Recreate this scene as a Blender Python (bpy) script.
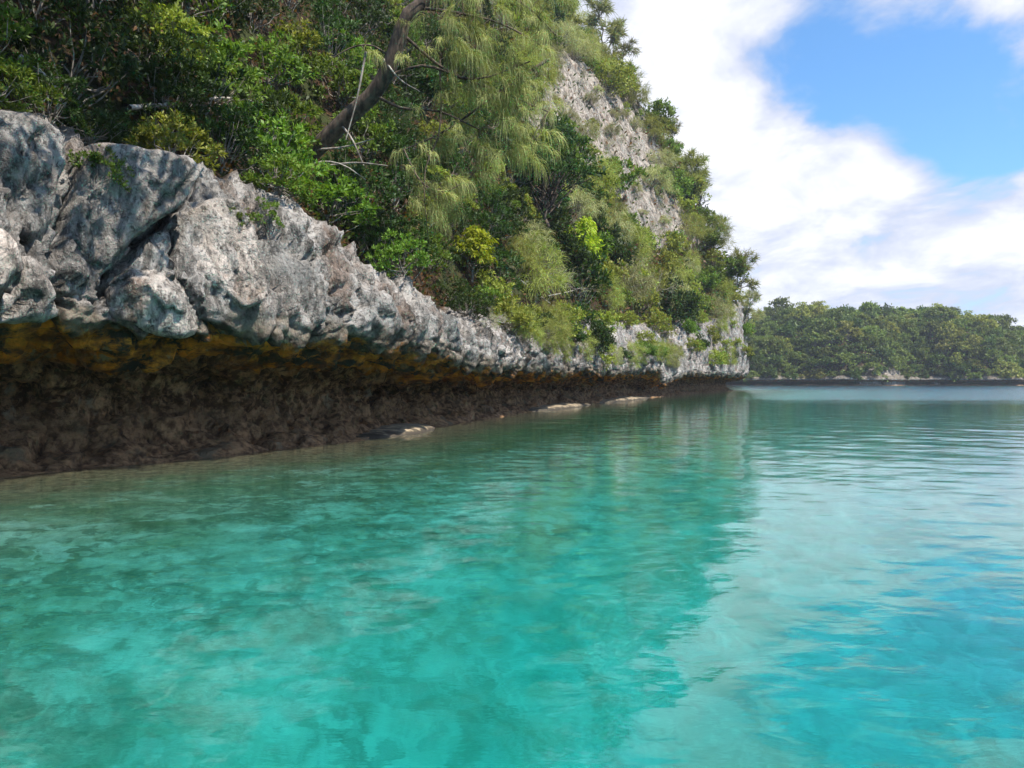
import bpy, math, random
import numpy as np
from mathutils import Vector, Matrix
from mathutils.bvhtree import BVHTree

scene = bpy.context.scene
for o in list(bpy.data.objects): bpy.data.objects.remove(o)
COL = scene.collection
R = math.radians

# ---------------------------------------------------------------- camera
cam = bpy.data.cameras.new('camera'); camo = bpy.data.objects.new('camera', cam); COL.objects.link(camo)
cam.sensor_width = 36.0; cam.lens = 36.0*796/1024
camo.location = (0, 0, 1.5); camo.rotation_euler = (R(90)-3/796.0, 0, 0)
cam.clip_start = 0.05; cam.clip_end = 6000
scene.camera = camo

# ---------------------------------------------------------------- light
TO_SUN = Vector((0.50, -0.38, 0.92)).normalized()
SUN_EL = math.asin(TO_SUN.z); SUN_ROT = math.atan2(TO_SUN.x, TO_SUN.y)
sun = bpy.data.lights.new('sun', 'SUN'); suno = bpy.data.objects.new('sun', sun); COL.objects.link(suno)
sun.energy = 5.0; sun.angle = R(0.55); sun.color = (1.0, 0.95, 0.86)
suno.rotation_euler = TO_SUN.to_track_quat('Z', 'Y').to_euler(); suno.location = (40, -40, 80)

world = bpy.data.worlds.new('World'); scene.world = world; world.use_nodes = True
SKY_STRENGTH = 0.09

scene.view_settings.view_transform = 'Standard'; scene.view_settings.look = 'None'
scene.view_settings.exposure = 0.72; scene.view_settings.gamma = 1.0; scene.view_settings.use_curve_mapping = False
scene.render.engine = 'CYCLES'
cy = scene.cycles
cy.max_bounces = 10; cy.diffuse_bounces = 4; cy.glossy_bounces = 4; cy.transmission_bounces = 8; cy.transparent_max_bounces = 8
cy.volume_bounces = 0; cy.caustics_refractive = True; cy.caustics_reflective = False; cy.blur_glossy = 0.5
cy.sample_clamp_indirect = 4.0; cy.use_denoising = True

# ---------------------------------------------------------------- node helpers
class NT:
    def __init__(s, tree): s.t = tree; s.n = tree.nodes; s.l = tree.links
    def new(s, typ, **kw):
        n = s.n.new(typ)
        for k, v in kw.items():
            if k == 'inp':
                for a, b in v.items(): s.put(n.inputs[a], b)
            else: setattr(n, k, v)
        return n
    def put(s, sock, v):
        if isinstance(v, bpy.types.NodeSocket): s.l.new(v, sock)
        elif isinstance(v, bpy.types.Node): s.l.new(v.outputs[0], sock)
        else:
            if hasattr(sock.default_value, '__len__') and len(sock.default_value) == 4 and len(v) == 3: v = (*v, 1)
            sock.default_value = v
    def math(s, op, a, b=None, c=None, clamp=False):
        n = s.n.new('ShaderNodeMath'); n.operation = op; n.use_clamp = clamp
        for i, v in enumerate((a, b, c)):
            if v is not None: s.put(n.inputs[i], v)
        return n.outputs[0]
    def vmath(s, op, a, b=None, scale=None):
        n = s.n.new('ShaderNodeVectorMath'); n.operation = op; s.put(n.inputs[0], a)
        if b is not None: s.put(n.inputs[1], b)
        if scale is not None: s.put(n.inputs['Scale'], scale)
        return n.outputs['Value'] if op in ('DOT_PRODUCT', 'LENGTH') else n.outputs[0]
    def noise(s, vec, scale, detail=4, rough=.55, dist=0.0, col=False):
        n = s.n.new('ShaderNodeTexNoise'); s.put(n.inputs['Vector'], vec)
        n.inputs['Scale'].default_value = scale; n.inputs['Detail'].default_value = detail
        n.inputs['Roughness'].default_value = rough; n.inputs['Distortion'].default_value = dist
        return n.outputs['Color'] if col else n.outputs[0]
    def range(s, v, a, b, c=0.0, d=1.0, smooth=True):
        n = s.n.new('ShaderNodeMapRange'); n.interpolation_type = 'SMOOTHSTEP' if smooth else 'LINEAR'
        s.put(n.inputs[0], v)
        for i, x in zip((1, 2, 3, 4), (a, b, c, d)): s.put(n.inputs[i], x)
        return n.outputs[0]
    def mix(s, f, a, b, blend='MIX'):
        n = s.n.new('ShaderNodeMix'); n.data_type = 'RGBA'; n.blend_type = blend
        s.put(n.inputs[0], f); s.put(n.inputs[6], a); s.put(n.inputs[7], b); return n.outputs[2]
    def mapping(s, vec, scale=(1, 1, 1), loc=(0, 0, 0), rot=(0, 0, 0)):
        n = s.n.new('ShaderNodeMapping'); s.put(n.inputs[0], vec)
        n.inputs['Scale'].default_value = scale; n.inputs['Location'].default_value = loc; n.inputs['Rotation'].default_value = rot
        return n.outputs[0]
    def attr(s, name, typ='GEOMETRY'):
        n = s.n.new('ShaderNodeAttribute'); n.attribute_name = name; n.attribute_type = typ; return n

def material(name):
    m = bpy.data.materials.new(name); m.use_nodes = True; m.node_tree.nodes.clear()
    t = NT(m.node_tree); out = t.new('ShaderNodeOutputMaterial'); return m, t, out

# ---------------------------------------------------------------- sky with broken cloud (depends on direction only)
wt = NT(world.node_tree); world.node_tree.nodes.clear()
wout = wt.new('ShaderNodeOutputWorld'); bg = wt.new('ShaderNodeBackground')
tc = wt.new('ShaderNodeTexCoord'); dirv = wt.vmath('NORMALIZE', tc.outputs['Generated'])
sky = wt.new('ShaderNodeTexSky', sky_type='NISHITA', sun_disc=False, sun_elevation=SUN_EL, sun_rotation=SUN_ROT, altitude=0, air_density=1.0, dust_density=0.6, ozone_density=1.6)
def px_dir(x, y):
    return Vector(((x-512)/796.0, 1.0, (381-y)/796.0)).normalized()
sep = wt.new('ShaderNodeSeparateXYZ'); wt.put(sep.inputs[0], dirv)
zz = wt.math('ADD', wt.math('MAXIMUM', sep.outputs[2], 0.0), 0.22)
lay = wt.vmath('SCALE', dirv, scale=wt.math('DIVIDE', 1.0, zz))
n1 = wt.noise(wt.mapping(lay, (1.0, .8, 0.6), (3.1, 0.4, 0)), 2.7, 9, .60, 0.35)
n2 = wt.noise(wt.mapping(lay, (1.0, 1.0, 0.6), (7.7, 2.4, 1)), 4.5, 7, .6, 0.3)
hole = None
for (x, y, rad, amt) in ((872, 58, 0.085, 0.56), (985, 112, 0.08, 0.70), (930, 92, 0.06, 0.34), (800, 95, 0.06, 0.20), (838, 205, 0.06, 0.10), (965, 160, .04, .12)):
    g = wt.range(wt.vmath('DOT_PRODUCT', dirv, tuple(px_dir(x, y))), math.cos(rad*1.5), 1.0, 0.0, amt)
    hole = g if hole is None else wt.math('ADD', hole, g)
for (x, y, rad, amt) in ((985, 25, 0.10, 0.34), (650, 100, 0.24, 0.3), (800, 150, 0.08, 0.10), (1000, 205, 0.09, 0.12), (915, 160, .06, .16)):
    g = wt.range(wt.vmath('DOT_PRODUCT', dirv, tuple(px_dir(x, y))), math.cos(rad*1.5), 1.0, 0.0, -amt)
    hole = wt.math('ADD', hole, g)
ahead = wt.math('MULTIPLY', wt.range(sep.outputs[1], -.2, .5), wt.range(sep.outputs[2], .75, .35))
dens = wt.math('SUBTRACT', wt.math('ADD', wt.math('MULTIPLY', wt.math('SUBTRACT', n1, 0.5), 2.7), wt.math('ADD', .36, wt.math('ADD', wt.math('MULTIPLY', ahead, .34), wt.math('MULTIPLY', ahead, wt.range(sep.outputs[2], .30, .12, 0, .16))))), hole)
cover = wt.range(dens, 0.16, 0.76)
thick = wt.range(wt.math('ADD', dens, wt.math('MULTIPLY', wt.math('SUBTRACT', n2, .5), .9)), 0.48, 1.40)
cloud_c = wt.mix(thick, (4.7, 5.1, 6.4), (8.6, 8.6, 8.9))
sky_c = wt.mix(1.0, sky.outputs[0], (0.78, 1.30, 1.66), 'MULTIPLY')
skymix = wt.mix(cover, sky_c, cloud_c)
wt.put(bg.inputs['Color'], skymix); bg.inputs['Strength'].default_value = SKY_STRENGTH
wt.l.new(bg.outputs[0], wout.inputs[0])

# ---------------------------------------------------------------- object helpers
def tag(o, label=None, cat=None, group=None, kind=None):
    if label: o['label'] = label
    if cat: o['category'] = cat
    if group: o['group'] = group
    if kind: o['kind'] = kind
    return o

def mesh_np(name, V, Fq, mat=None, smooth=True, attrs=None, colattr=None):
    """V (n,3), Fq (m,k) int array, one face size"""
    V = np.asarray(V, np.float32); Fq = np.asarray(Fq, np.int32); k = Fq.shape[1]
    me = bpy.data.meshes.new(name)
    me.vertices.add(len(V)); me.vertices.foreach_set('co', V.ravel())
    me.loops.add(Fq.size); me.loops.foreach_set('vertex_index', Fq.ravel())
    me.polygons.add(len(Fq)); me.polygons.foreach_set('loop_start', np.arange(0, Fq.size, k, dtype=np.int32))
    me.polygons.foreach_set('use_smooth', np.full(len(Fq), smooth))
    me.update(calc_edges=True); me.validate()
    for a, vals in (attrs or {}).items():
        at = me.attributes.new(a, 'FLOAT', 'POINT'); at.data.foreach_set('value', np.asarray(vals, np.float32))
    if mat: me.materials.append(mat)
    return me

def link(name, me, parent=None):
    o = bpy.data.objects.new(name, me); COL.objects.link(o)
    if parent: o.parent = parent
    return o

def grid_faces(nu, nv):
    i = np.arange(nu-1)[:, None]; j = np.arange(nv-1)[None, :]
    a = (i*nv+j); return np.stack([a, a+nv, a+nv+1, a+1], -1).reshape(-1, 4)
# ---------------------------------------------------------------- noise
_rs = np.random.RandomState(7)
_perm = _rs.permutation(256); _perm = np.concatenate([_perm, _perm, _perm])
_grad = _rs.normal(size=(256, 3)); _grad /= np.linalg.norm(_grad, axis=1)[:, None]

def pnoise(p):
    p = np.asarray(p, float); i = np.floor(p).astype(int); f = p - i
    u = f*f*f*(f*(f*6-15)+10); i = i & 255; out = 0.0
    for dx in (0, 1):
        for dy in (0, 1):
            for dz in (0, 1):
                h = _perm[_perm[_perm[i[:, 0]+dx]+i[:, 1]+dy]+i[:, 2]+dz] & 255
                g = _grad[h]
                n = g[:, 0]*(f[:, 0]-dx)+g[:, 1]*(f[:, 1]-dy)+g[:, 2]*(f[:, 2]-dz)
                w = (u[:, 0] if dx else 1-u[:, 0])*(u[:, 1] if dy else 1-u[:, 1])*(u[:, 2] if dz else 1-u[:, 2])
                out = out + n*w
    return out*1.6

def fbm(p, oct=4, gain=.5, ridged=False):
    p = np.asarray(p, float); a, s, t = 1.0, 0.0, 0.0
    for k in range(oct):
        n = pnoise(p*2**k+17.3*k)
        if ridged: n = 1-2*np.abs(n)
        s = s+a*n; t += a; a *= gain
    return s/t

def sstep(a, b, x):
    t = np.clip((np.asarray(x, float)-a)/(b-a), 0, 1); return t*t*(3-2*t)

def worley(p, seed=0):
    """gap between the two nearest cell centres, a random number per cell, a random slope per cell, distance"""
    p = np.asarray(p, float); i = np.floor(p).astype(int); n = len(p)
    f1 = np.full(n, 9.); f2 = np.full(n, 9.); cid = np.zeros(n); vec = np.zeros((n, 3)); hh = np.zeros(n, int)
    for dx in (-1, 0, 1):
        for dy in (-1, 0, 1):
            for dz in (-1, 0, 1):
                c = i+np.array([dx, dy, dz]); h = _perm[_perm[_perm[(c[:, 0]+seed) & 255]+(c[:, 1] & 255)]+(c[:, 2] & 255)]
                j = np.stack([_perm[h], _perm[h+1], _perm[h+2]], 1)/255.0
                v = p-(c+.12+.76*j); d = np.linalg.norm(v, axis=1); m = d < f1
                f2 = np.where(m, f1, np.minimum(f2, d)); cid = np.where(m, h/255.0, cid); hh = np.where(m, h, hh); vec = np.where(m[:, None], v, vec); f1 = np.where(m, d, f1)
    return f2-f1, cid, np.einsum('ij,ij->i', vec, _grad[hh]), f1

# ---------------------------------------------------------------- the shore line in plan
# X, Y (waterline), lip height, lip overhang, top of bare rock face, slope of the hill above (deg), crest height
SHORE = np.array([
 (-17.0,-22, 2.4, 1.5, 5.0, 50, 34),
 (-13.5, -6, 2.4, 1.5, 5.0, 50, 36),
 (-11.0,  4, 2.4, 1.5, 5.0, 50, 40),
 ( -9.4,8.6, 2.4, 1.9, 5.0, 50, 44),
 ( -8.0,12.4,2.4, 1.9, 5.1, 50, 48),
 ( -5.7,16.0,2.4, 1.85, 5.2, 50, 52),
 ( -4.0,19.6,2.3, 1.6, 4.1, 52, 58),
 ( -2.8,25.0,2.05,1.5, 3.5, 56, 64),
 ( -0.9,31.5,1.95,1.3, 3.9, 60, 72),
 (  0.9,38.5,2.0, 1.3, 4.3, 63, 80),
 (  6.5,55.0,2.0, 1.3, 5.4, 66, 88),
 ( 12.3,71.0,1.9, 1.1, 6.2, 67, 90),
 ( 13.7,74.5,1.2, 0.5, 6.4, 67, 90),
 ( 15.0,78.0,1.9, 1.4, 6.8, 67, 88),
 ( 20.0,91.0,2.2, 1.8, 8.0, 67, 84),
 ( 27.2,107, 2.2, 1.9, 9.5, 68, 80),
 ( 33.0,119, 2.2, 1.7,13.0, 68, 76),
 ( 35.4,128, 2.2, 1.6,13.0, 67, 72),
 ( 34.0,138, 2.2, 2.0,11.0, 66, 70),
 ( 26.0,148, 2.2, 1.8, 9.0, 64, 70),
 (  8.0,158, 2.2, 1.6, 7.0, 62, 70),
 (-20.0,168, 2.2, 1.6, 7.0, 60, 70)], float)

def catmull(P, n=24):
    out = []
    Q = np.vstack([2*P[0]-P[1], P, 2*P[-1]-P[-2]])
    for i in range(1, len(Q)-2):
        t = np.linspace(0, 1, n, endpoint=False)[:, None]
        # centripetal-ish: plain linear blend of tangents, lengths differ so use hermite with local scaling
        p0, p1, p2, p3 = Q[i-1], Q[i], Q[i+1], Q[i+2]
        d1 = np.linalg.norm((p1-p0)[:2]); d2 = np.linalg.norm((p2-p1)[:2]); d3 = np.linalg.norm((p3-p2)[:2])
        m1 = ((p1-p0)/d1*d2+(p2-p1)/d2*d1)/(d1+d2)*d2
        m2 = ((p2-p1)/d2*d3+(p3-p2)/d3*d2)/(d2+d3)*d2
        out.append((2*t**3-3*t**2+1)*p1+(t**3-2*t**2+t)*m1+(-2*t**3+3*t**2)*p2+(t**3-t**2)*m2)
    out.append(P[-1:]); return np.vstack(out)

_path = catmull(SHORE)
_seg = np.linalg.norm(np.diff(_path[:, :2], axis=0), axis=1)
_arc = np.concatenate([[0], np.cumsum(_seg)])

def path_at(s):
    return np.stack([np.interp(s, _arc, _path[:, k]) for k in range(7)], 1)

def path_normal(s, e=1.2):
    a, b = path_at(s-e)[:, :2], path_at(s+e)[:, :2]
    t = b-a; t /= np.maximum(np.linalg.norm(t, axis=1)[:, None], 1e-6)
    return np.stack([t[:, 1], -t[:, 0]], 1)          # seaward

def shore_dist(xy):
    """signed distance to the waterline (positive inland) and arc position"""
    xy = np.asarray(xy, float); best = np.full(len(xy), 1e9); arc = np.zeros(len(xy)); sg = np.zeros(len(xy))
    for i in range(0, len(_path)-1):
        a = _path[i, :2]; d = _path[i+1, :2]-a; L = d@d
        if L < 1e-9: continue
        r = xy-a; t = np.clip((r@d)/L, 0, 1); q = r-t[:, None]*d
        dd = np.einsum('ij,ij->i', q, q); m = dd < best
        best[m] = dd[m]; arc[m] = _arc[i]+t[m]*_seg[i]
        sg[m] = np.sign(d[0]*q[m, 1]-d[1]*q[m, 0])
    return np.sqrt(best)*np.where(sg == 0, 1, sg), arc

def hill_z(xy):
    d, s = shore_dist(xy); P = path_at(s)
    Hr, sl, Hc = P[:, 4], np.radians(P[:, 5]), P[:, 6]
    p3 = np.column_stack([xy, np.zeros(len(xy))])
    rough = (2.2+1.6*sstep(30, 70, xy[:, 1]))*fbm(p3/9.0, 3)+0.9*fbm(p3/2.7+5, 3)
    rise = np.tan(sl)*np.maximum(d-0.2, -2)
    cap = Hc-Hr
    rise = np.where(rise > 0, cap*(1-np.exp(-np.abs(rise)/cap*1.25))*1.0, rise)
    z = Hr-0.25+rise+rough*sstep(0.8, 5, d)
    # bare crag on the shoulder of the hill
    return z, d, s

CAM_H, F, Y0 = 1.5, 796.0, 381.0
def proj(p):
    p = np.asarray(p, float); return np.column_stack([512+F*p[:, 0]/p[:, 1], Y0-F*(p[:, 2]-CAM_H)/p[:, 1]])
# ---------------------------------------------------------------- limestone
def rock_color(t, pos, zone=None):
    """grey limestone, weathering streaks, pink and rust tints"""
    streak = t.noise(t.mapping(pos, (1.5, 1.5, .34)), 1.5, 8, .66, .8)
    blotch = t.noise(pos, .75, 7, .62, .6)
    c = t.mix(t.range(blotch, .36, .64), (.145, .130, .116), (.365, .318, .28))
    c = t.mix(t.math('MULTIPLY', t.range(streak, .44, .60), .85), c, (.52, .475, .435))
    c = t.mix(t.math('MULTIPLY', t.range(t.noise(pos, .5, 6, .6), .47, .62), .4), c, (.155, .17, .165))
    c = t.mix(t.math('MULTIPLY', t.range(t.noise(t.mapping(pos, (1, 1, .5), (4, 9, 2)), .9, 7, .65), .52, .66), .75), c, (.145, .088, .058))
    dk = t.noise(t.mapping(pos, (1.3, 1.3, .5), (8, 1, 5)), 1.9, 9, .72, .5)
    c = t.mix(t.range(dk, .35, .48, .80, 0), c, (.030, .029, .027))
    fine = t.noise(t.mapping(pos, (1, 1, .6)), 8.0, 7, .74)
    c = t.mix(t.range(fine, .36, .52, .82, 0), c, (.05, .047, .042))
    c = t.mix(t.range(t.noise(t.mapping(pos, (1, 1, .35)), 15, 5, .7, 0), .56, .68, 0, .6), c, (.50, .46, .42))
    vp_ = t.new('ShaderNodeTexVoronoi', feature='F1'); t.put(vp_.inputs['Vector'], t.vmath('ADD', t.mapping(pos, (1, 1, .7)), t.vmath('SCALE', t.noise(pos, 5, 3, .6, col=True), scale=.25))); vp_.inputs['Scale'].default_value = 7.5
    c = t.mix(t.range(vp_.outputs[0], .26, .12, 0, .75), c, (.045, .04, .036))
    return c

def rock_bump(t, pos, dist=0.12):
    h = t.math('ADD', t.math('MULTIPLY', t.noise(t.mapping(pos, (1, 1, .6)), 2.2, 9, .68, .3), 1.0), t.math('MULTIPLY', t.noise(pos, 14, 5, .6), .12))
    v = t.new('ShaderNodeTexVoronoi', feature='F1'); t.put(v.inputs['Vector'], t.vmath('ADD', t.mapping(pos, (1, 1, .55)), t.vmath('SCALE', t.noise(pos, 2.5, 4, .6, col=True), scale=.5)))
    v.inputs['Scale'].default_value = 3.2
    h = t.math('ADD', h, t.math('MULTIPLY', v.outputs[0], .35))
    b = t.new('ShaderNodeBump'); b.inputs['Strength'].default_value = 1.0; b.inputs['Distance'].default_value = dist
    t.put(b.inputs['Height'], h); return b.outputs[0]

M_ROCK, t, out = material('limestone')
pos = t.new('ShaderNodeNewGeometry').outputs['Position']
zone = t.math('ADD', t.attr('zone').outputs['Fac'], t.math('MULTIPLY', t.math('SUBTRACT', t.noise(t.mapping(pos, (1, 1, 1.3)), 1.3, 7, .66), .5), 1.35))
c_face = rock_color(t, pos)
mud = t.mix(t.range(t.noise(pos, 5, 6, .65), .35, .65), (.12, .06, .03), (.50, .28, .14))
mud = t.mix(t.range(t.noise(pos, 1.1, 5, .6), .54, .68), mud, (.22, .16, .095))
dark = t.mix(t.range(t.noise(pos, 4.5, 8, .7), .42, .66), (.095, .045, .020), (.58, .32, .165))
dark = t.mix(t.range(t.noise(pos, 1.4, 8, .7), .56, .68), dark, (.36, .28, .19))
och = t.mix(t.range(t.noise(t.mapping(pos, (1, 1, 2.2)), 1.6, 7, .66, .5), .36, .66), (.12, .045, .013), (.88, .31, .035))
och = t.mix(t.range(t.noise(t.mapping(pos, (1, 1, 2), (3, 3, 3)), 1.1, 7, .70), .47, .58), och, (.045, .036, .022))
och = t.mix(t.range(t.noise(pos, 2.3, 6, .6), .60, .72), och, (.34, .25, .15))
lipc = t.mix(t.range(t.noise(pos, 2.6, 7, .65), .4, .62), (.060, .048, .034), (.25, .205, .155))
soil = t.mix(t.range(t.noise(pos, 3.0, 7, .7), .35, .68), (.018, .014, .009), (.10, .05, .025))
c = t.mix(t.range(zone, 1.6, 2.05), mud, dark)
c = t.mix(t.range(zone, 2.85, 3.3), c, och)
c = t.mix(t.range(zone, 3.80, 4.05), c, lipc)
c = t.mix(t.range(zone, 4.12, 4.5), c, c_face)
c = t.mix(t.range(t.math('ADD', t.attr('soil').outputs['Fac'], t.math('SUBTRACT', t.noise(pos, 1.2, 6, .65), .5)), .45, .75), c, soil)
p = t.new('ShaderNodeBsdfPrincipled', inp={'Base Color': c, 'Roughness': .88, 'Normal': rock_bump(t, pos, .34)})
p.inputs['Specular IOR Level'].default_value = .25
t.l.new(p.outputs[0], out.inputs[0])

# ---------------------------------------------------------------- the cliff strip: sea bed slope, notch, overhanging lip, bare face
s_list = []
s = 12.0
while s < _arc[-1]-6:
    s_list.append(s); pt = path_at(np.array([s]))[0]; dd = math.hypot(pt[0], max(pt[1], 0))
    s += np.clip(dd*0.0040, .05, .5)
S = np.array(s_list)
P = path_at(S); N = path_normal(S)
lipz, lipo, Hr = P[:, 2].copy(), P[:, 3].copy(), P[:, 4]
w1 = pnoise(np.column_stack([S/5.3, 0*S, 0*S+3.1])); w2 = pnoise(np.column_stack([S/1.7, 0*S, 0*S+9.1]))
lipz += .16*w1+.08*w2; lipo += .28*w1+.10*w2
notch = 1.15+.25*pnoise(np.column_stack([S/4, 0*S+4, 0*S]))
# profile knots: (offset seaward, height, zone)
def K(o, z, zn): return np.stack([o+0*S, z+0*S, zn+0*S], 1)
knots = [K(5.0, -3.4, 0), K(2.4, -1.1, .2), K(1.0, -.38, .5), K(.25, -.14, .8), K(0, -.03, 1.0), K(-.35, .07, 1.2), K(-1.0*notch, .34, 1.4), K(-1.25*notch, .66, 1.75),
         K(-1.40*notch, lipz*.54, 2.2), K(-.95*notch, lipz*.70, 2.6), K(-.30, lipz*.80, 3.0), K(lipo*.45, lipz*.87, 3.4), K(lipo*.86, lipz*.94, 3.8),
         K(lipo, lipz+.06, 4.1), K(lipo+.02, lipz+.35, 4.4), K(lipo-.06, lipz+.85, 5.0), K(lipo-.30, lipz*.5+Hr*.5+.2, 5.6), K(lipo-.75, Hr*.88+lipz*.12, 6.2), K(lipo-1.35, Hr+.05, 6.8), K(-1.6, Hr+.35, 7.4), K(-2.6, Hr+.5, 8.0)]
KN = np.stack(knots, 1)                                # nu, nk, 3
nk = KN.shape[1]
def resample(KN, n):
    seg = np.linalg.norm(np.diff(KN[:, :, :2], axis=1), axis=2); L = np.concatenate([np.zeros((len(KN), 1)), np.cumsum(seg, 1)], 1)
    w = np.array([.25, .5, 1, 1, 1, 1, 1.1, 1.1, 1.1, 1.1, 1.1, 1.1, 1.2, 1.2, 1.2, 1.2, 1.2, 1.2, 1, .8])
    Lm = np.concatenate([[0], np.cumsum(w)]); tt = np.linspace(0, Lm[-1], n); idx = np.interp(tt, Lm, np.arange(nk))
    i0 = np.minimum(idx.astype(int), nk-2); f = (idx-i0)[None, :, None]
    a, b = KN[:, i0], KN[:, i0+1]; pa, nb = KN[:, np.maximum(i0-1, 0)], KN[:, np.minimum(i0+2, nk-1)]
    m1, m2 = (b-pa)*.5, (nb-a)*.5                     # catmull through the knots
    return (2*f**3-3*f**2+1)*a+(f**3-2*f**2+f)*m1*.8+(-2*f**3+3*f**2)*b+(f**3-f**2)*m2*.8
NV = 150
G = resample(KN, NV)
pos3 = np.empty((len(S), NV, 3))
pos3[:, :, 0] = P[:, 0][:, None]+N[:, 0][:, None]*G[:, :, 0]
pos3[:, :, 1] = P[:, 1][:, None]+N[:, 1][:, None]*G[:, :, 0]
pos3[:, :, 2] = G[:, :, 1]
zone_a = G[:, :, 2].ravel()
du = np.gradient(pos3, axis=0); dv = np.gradient(pos3, axis=1); nn = np.cross(dv, du); nn /= np.maximum(np.linalg.norm(nn, axis=2)[:, :, None], 1e-9)
# face outwards (towards the water on the face)
mid = nn[:, NV*16//20]; 
if np.mean(np.einsum('ij,ij->i', mid[:, :2], N)) < 0: nn = -nn
V = pos3.reshape(-1, 3); n3 = nn.reshape(-1, 3)
sc = V*np.array([1, 1, .75])
face_w = sstep(3.9, 4.6, zone_a); notch_w = sstep(.9, 1.5, zone_a)*(1-face_w)
far_w = 1+.9*sstep(40, 100, V[:, 1])
disp = face_w*far_w*(.11*fbm(sc/1.9, 4, .55)+.09*(fbm(sc/1.25+9, 4, .55, ridged=True)-.1)+.13*fbm(sc/.33+3, 3, .65))
flut = fbm(np.column_stack([V[:, 0]/.8, V[:, 1]/.8, V[:, 2]/5]), 3, .5, ridged=True)
wq = V*np.array([.62, .62, .50])/far_w[:, None]+.28*np.column_stack([fbm(V/1.5+k*11, 3) for k in range(3)])
gap, cid, slp, f1_ = worley(wq, 3)
disp += face_w*far_w*((cid-.5)*.17+.17*slp-.24*(1-sstep(.0, .06, gap)))
gap2, cid2, slp2, f1_ = worley(wq*2.6+7, 5)
disp += face_w*((cid2-.5)*.09+.16*slp2-.06*(1-sstep(.0, .08, gap2)))
_g, cid4, _s4, f14 = worley(V*np.array([1, 1, .7])/.42+.4*fbm(V/.5, 2)[:, None], 21)
disp -= face_w*(cid4 > .66)*.11*(1-sstep(.05, .42, f14))
disp += face_w*.17*far_w*(flut-.2)+face_w*.10*fbm(np.column_stack([V[:, 0]/.3, V[:, 1]/.3, V[:, 2]/1.3]), 3, .55, ridged=True)
gap3, cid3, slp3, f1_ = worley(V/.75+.3*fbm(V/.8, 2)[:, None], 9)
disp += notch_w*((cid3-.5)*.26+.35*slp3-.10*(1-sstep(0, .10, gap3)))
disp += notch_w*(.16*fbm(V/.9+31, 4, .6)+.07*fbm(V/.22, 2, .6))
disp += (1-sstep(.9, 1.5, zone_a))*.06*fbm(V/.8, 3)
# the open joints that split the left face into slabs
JOINTS = [([(190, 190), (166, 221), (143, 237), (125, 255), (111, 279), (98, 304), (83, 328), (72, 345)], 4.6, .75), ([(84, 136), (78, 160), (69, 192), (60, 228), (50, 260), (57, 290), (67, 306)], 5.0, .7),
          ([(206, 326), (191, 304), (178, 286)], 3.6, .5), ([(23, 232), (25, 262), (12, 288)], 3.6, .5), ([(166, 238), (173, 284)], 3.0, .35), ([(98, 294), (138, 284), (174, 288)], 3.0, .4), ([(246, 200), (262, 240), (270, 290)], 3.0, .30), ([(325, 245), (330, 285), (345, 320)], 2.6, .3)]
def joint_depth(W):
    y_ = np.maximum(W[:, 1], 1); q_ = np.column_stack([512+F*W[:, 0]/y_, Y0-F*(W[:, 2]-CAM_H)/y_])
    q_ = q_+np.column_stack([fbm(W/.6+3, 3), fbm(W/.6+23, 3)])*7; out_ = np.zeros(len(W))
    for pl, w_, dp in JOINTS:
        pl = np.array(pl, float); d_ = np.full(len(W), 1e9)
        for a_, b_ in zip(pl[:-1], pl[1:]):
            ab_ = b_-a_; t_ = np.clip(((q_-a_)@ab_)/(ab_@ab_), 0, 1); d_ = np.minimum(d_, np.linalg.norm(q_-a_-t_[:, None]*ab_, axis=1))
        out_ = np.maximum(out_, dp*(1-sstep(w_*.45, w_*1.15, d_)))
    return out_*((W[:, 1] > 5) & (W[:, 1] < 30))
disp += face_w*(.075*fbm(V*np.array([1, 1, .6])/.20+61, 3, .6, ridged=True)+.05*fbm(V/.13+9, 2))+notch_w*.08*fbm(V/.16+13, 2, .6, ridged=True)
disp -= face_w*joint_depth(V)
V = V+n3*disp[:, None]
CL_V, CL_F = V, grid_faces(len(S), NV)
soil_a = sstep(6.5, 7.2, zone_a)
cliff = link('cliff', mesh_np('cliff', V, CL_F, M_ROCK, True, {'zone': zone_a, 'soil': soil_a}))
tag(cliff, kind='structure')

# ---------------------------------------------------------------- hillside above it
M_HILL, t, out = material('hill_ground')
geo = t.new('ShaderNodeNewGeometry'); pos = geo.outputs['Position']
c_r = rock_color(t, pos)
soil = t.mix(t.range(t.noise(pos, 3.0, 7, .7), .35, .68), (.018, .014, .009), (.10, .055, .028))
soil = t.mix(t.range(t.noise(pos, .6, 5, .6), .48, .62), soil, (.045, .055, .018))
rk = t.math('ADD', t.attr('bare').outputs['Fac'], t.math('MULTIPLY', t.math('SUBTRACT', t.noise(pos, .6, 6, .65), .5), 1.2))
c = t.mix(t.range(rk, .4, .6), soil, t.mix(1.0, c_r, (1.0, .96, .90), 'MULTIPLY'))
p = t.new('ShaderNodeBsdfPrincipled', inp={'Base Color': c, 'Roughness': .95, 'Normal': rock_bump(t, pos, .3)})
p.inputs['Specular IOR Level'].default_value = .15
t.l.new(p.outputs[0], out.inputs[0])

def in_poly(q, poly):
    poly = np.asarray(poly, float); x, y = q[:, 0], q[:, 1]; c = np.zeros(len(q), bool)
    for i in range(len(poly)):
        (x1, y1), (x2, y2) = poly[i], poly[i-1]
        cr = ((y1 > y) != (y2 > y)) & (x < (x2-x1)*(y-y1)/(y2-y1+1e-12)+x1); c ^= cr
    return c
def poly_dist(q, poly):
    poly = np.asarray(poly, float); d = np.full(len(q), 1e9)
    for i in range(len(poly)):
        a, b = poly[i-1], poly[i]; ab = b-a; t_ = np.clip(((q-a)@ab)/(ab@ab), 0, 1)
        d = np.minimum(d, np.linalg.norm(q-a-t_[:, None]*ab, axis=1))
    return d

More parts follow.
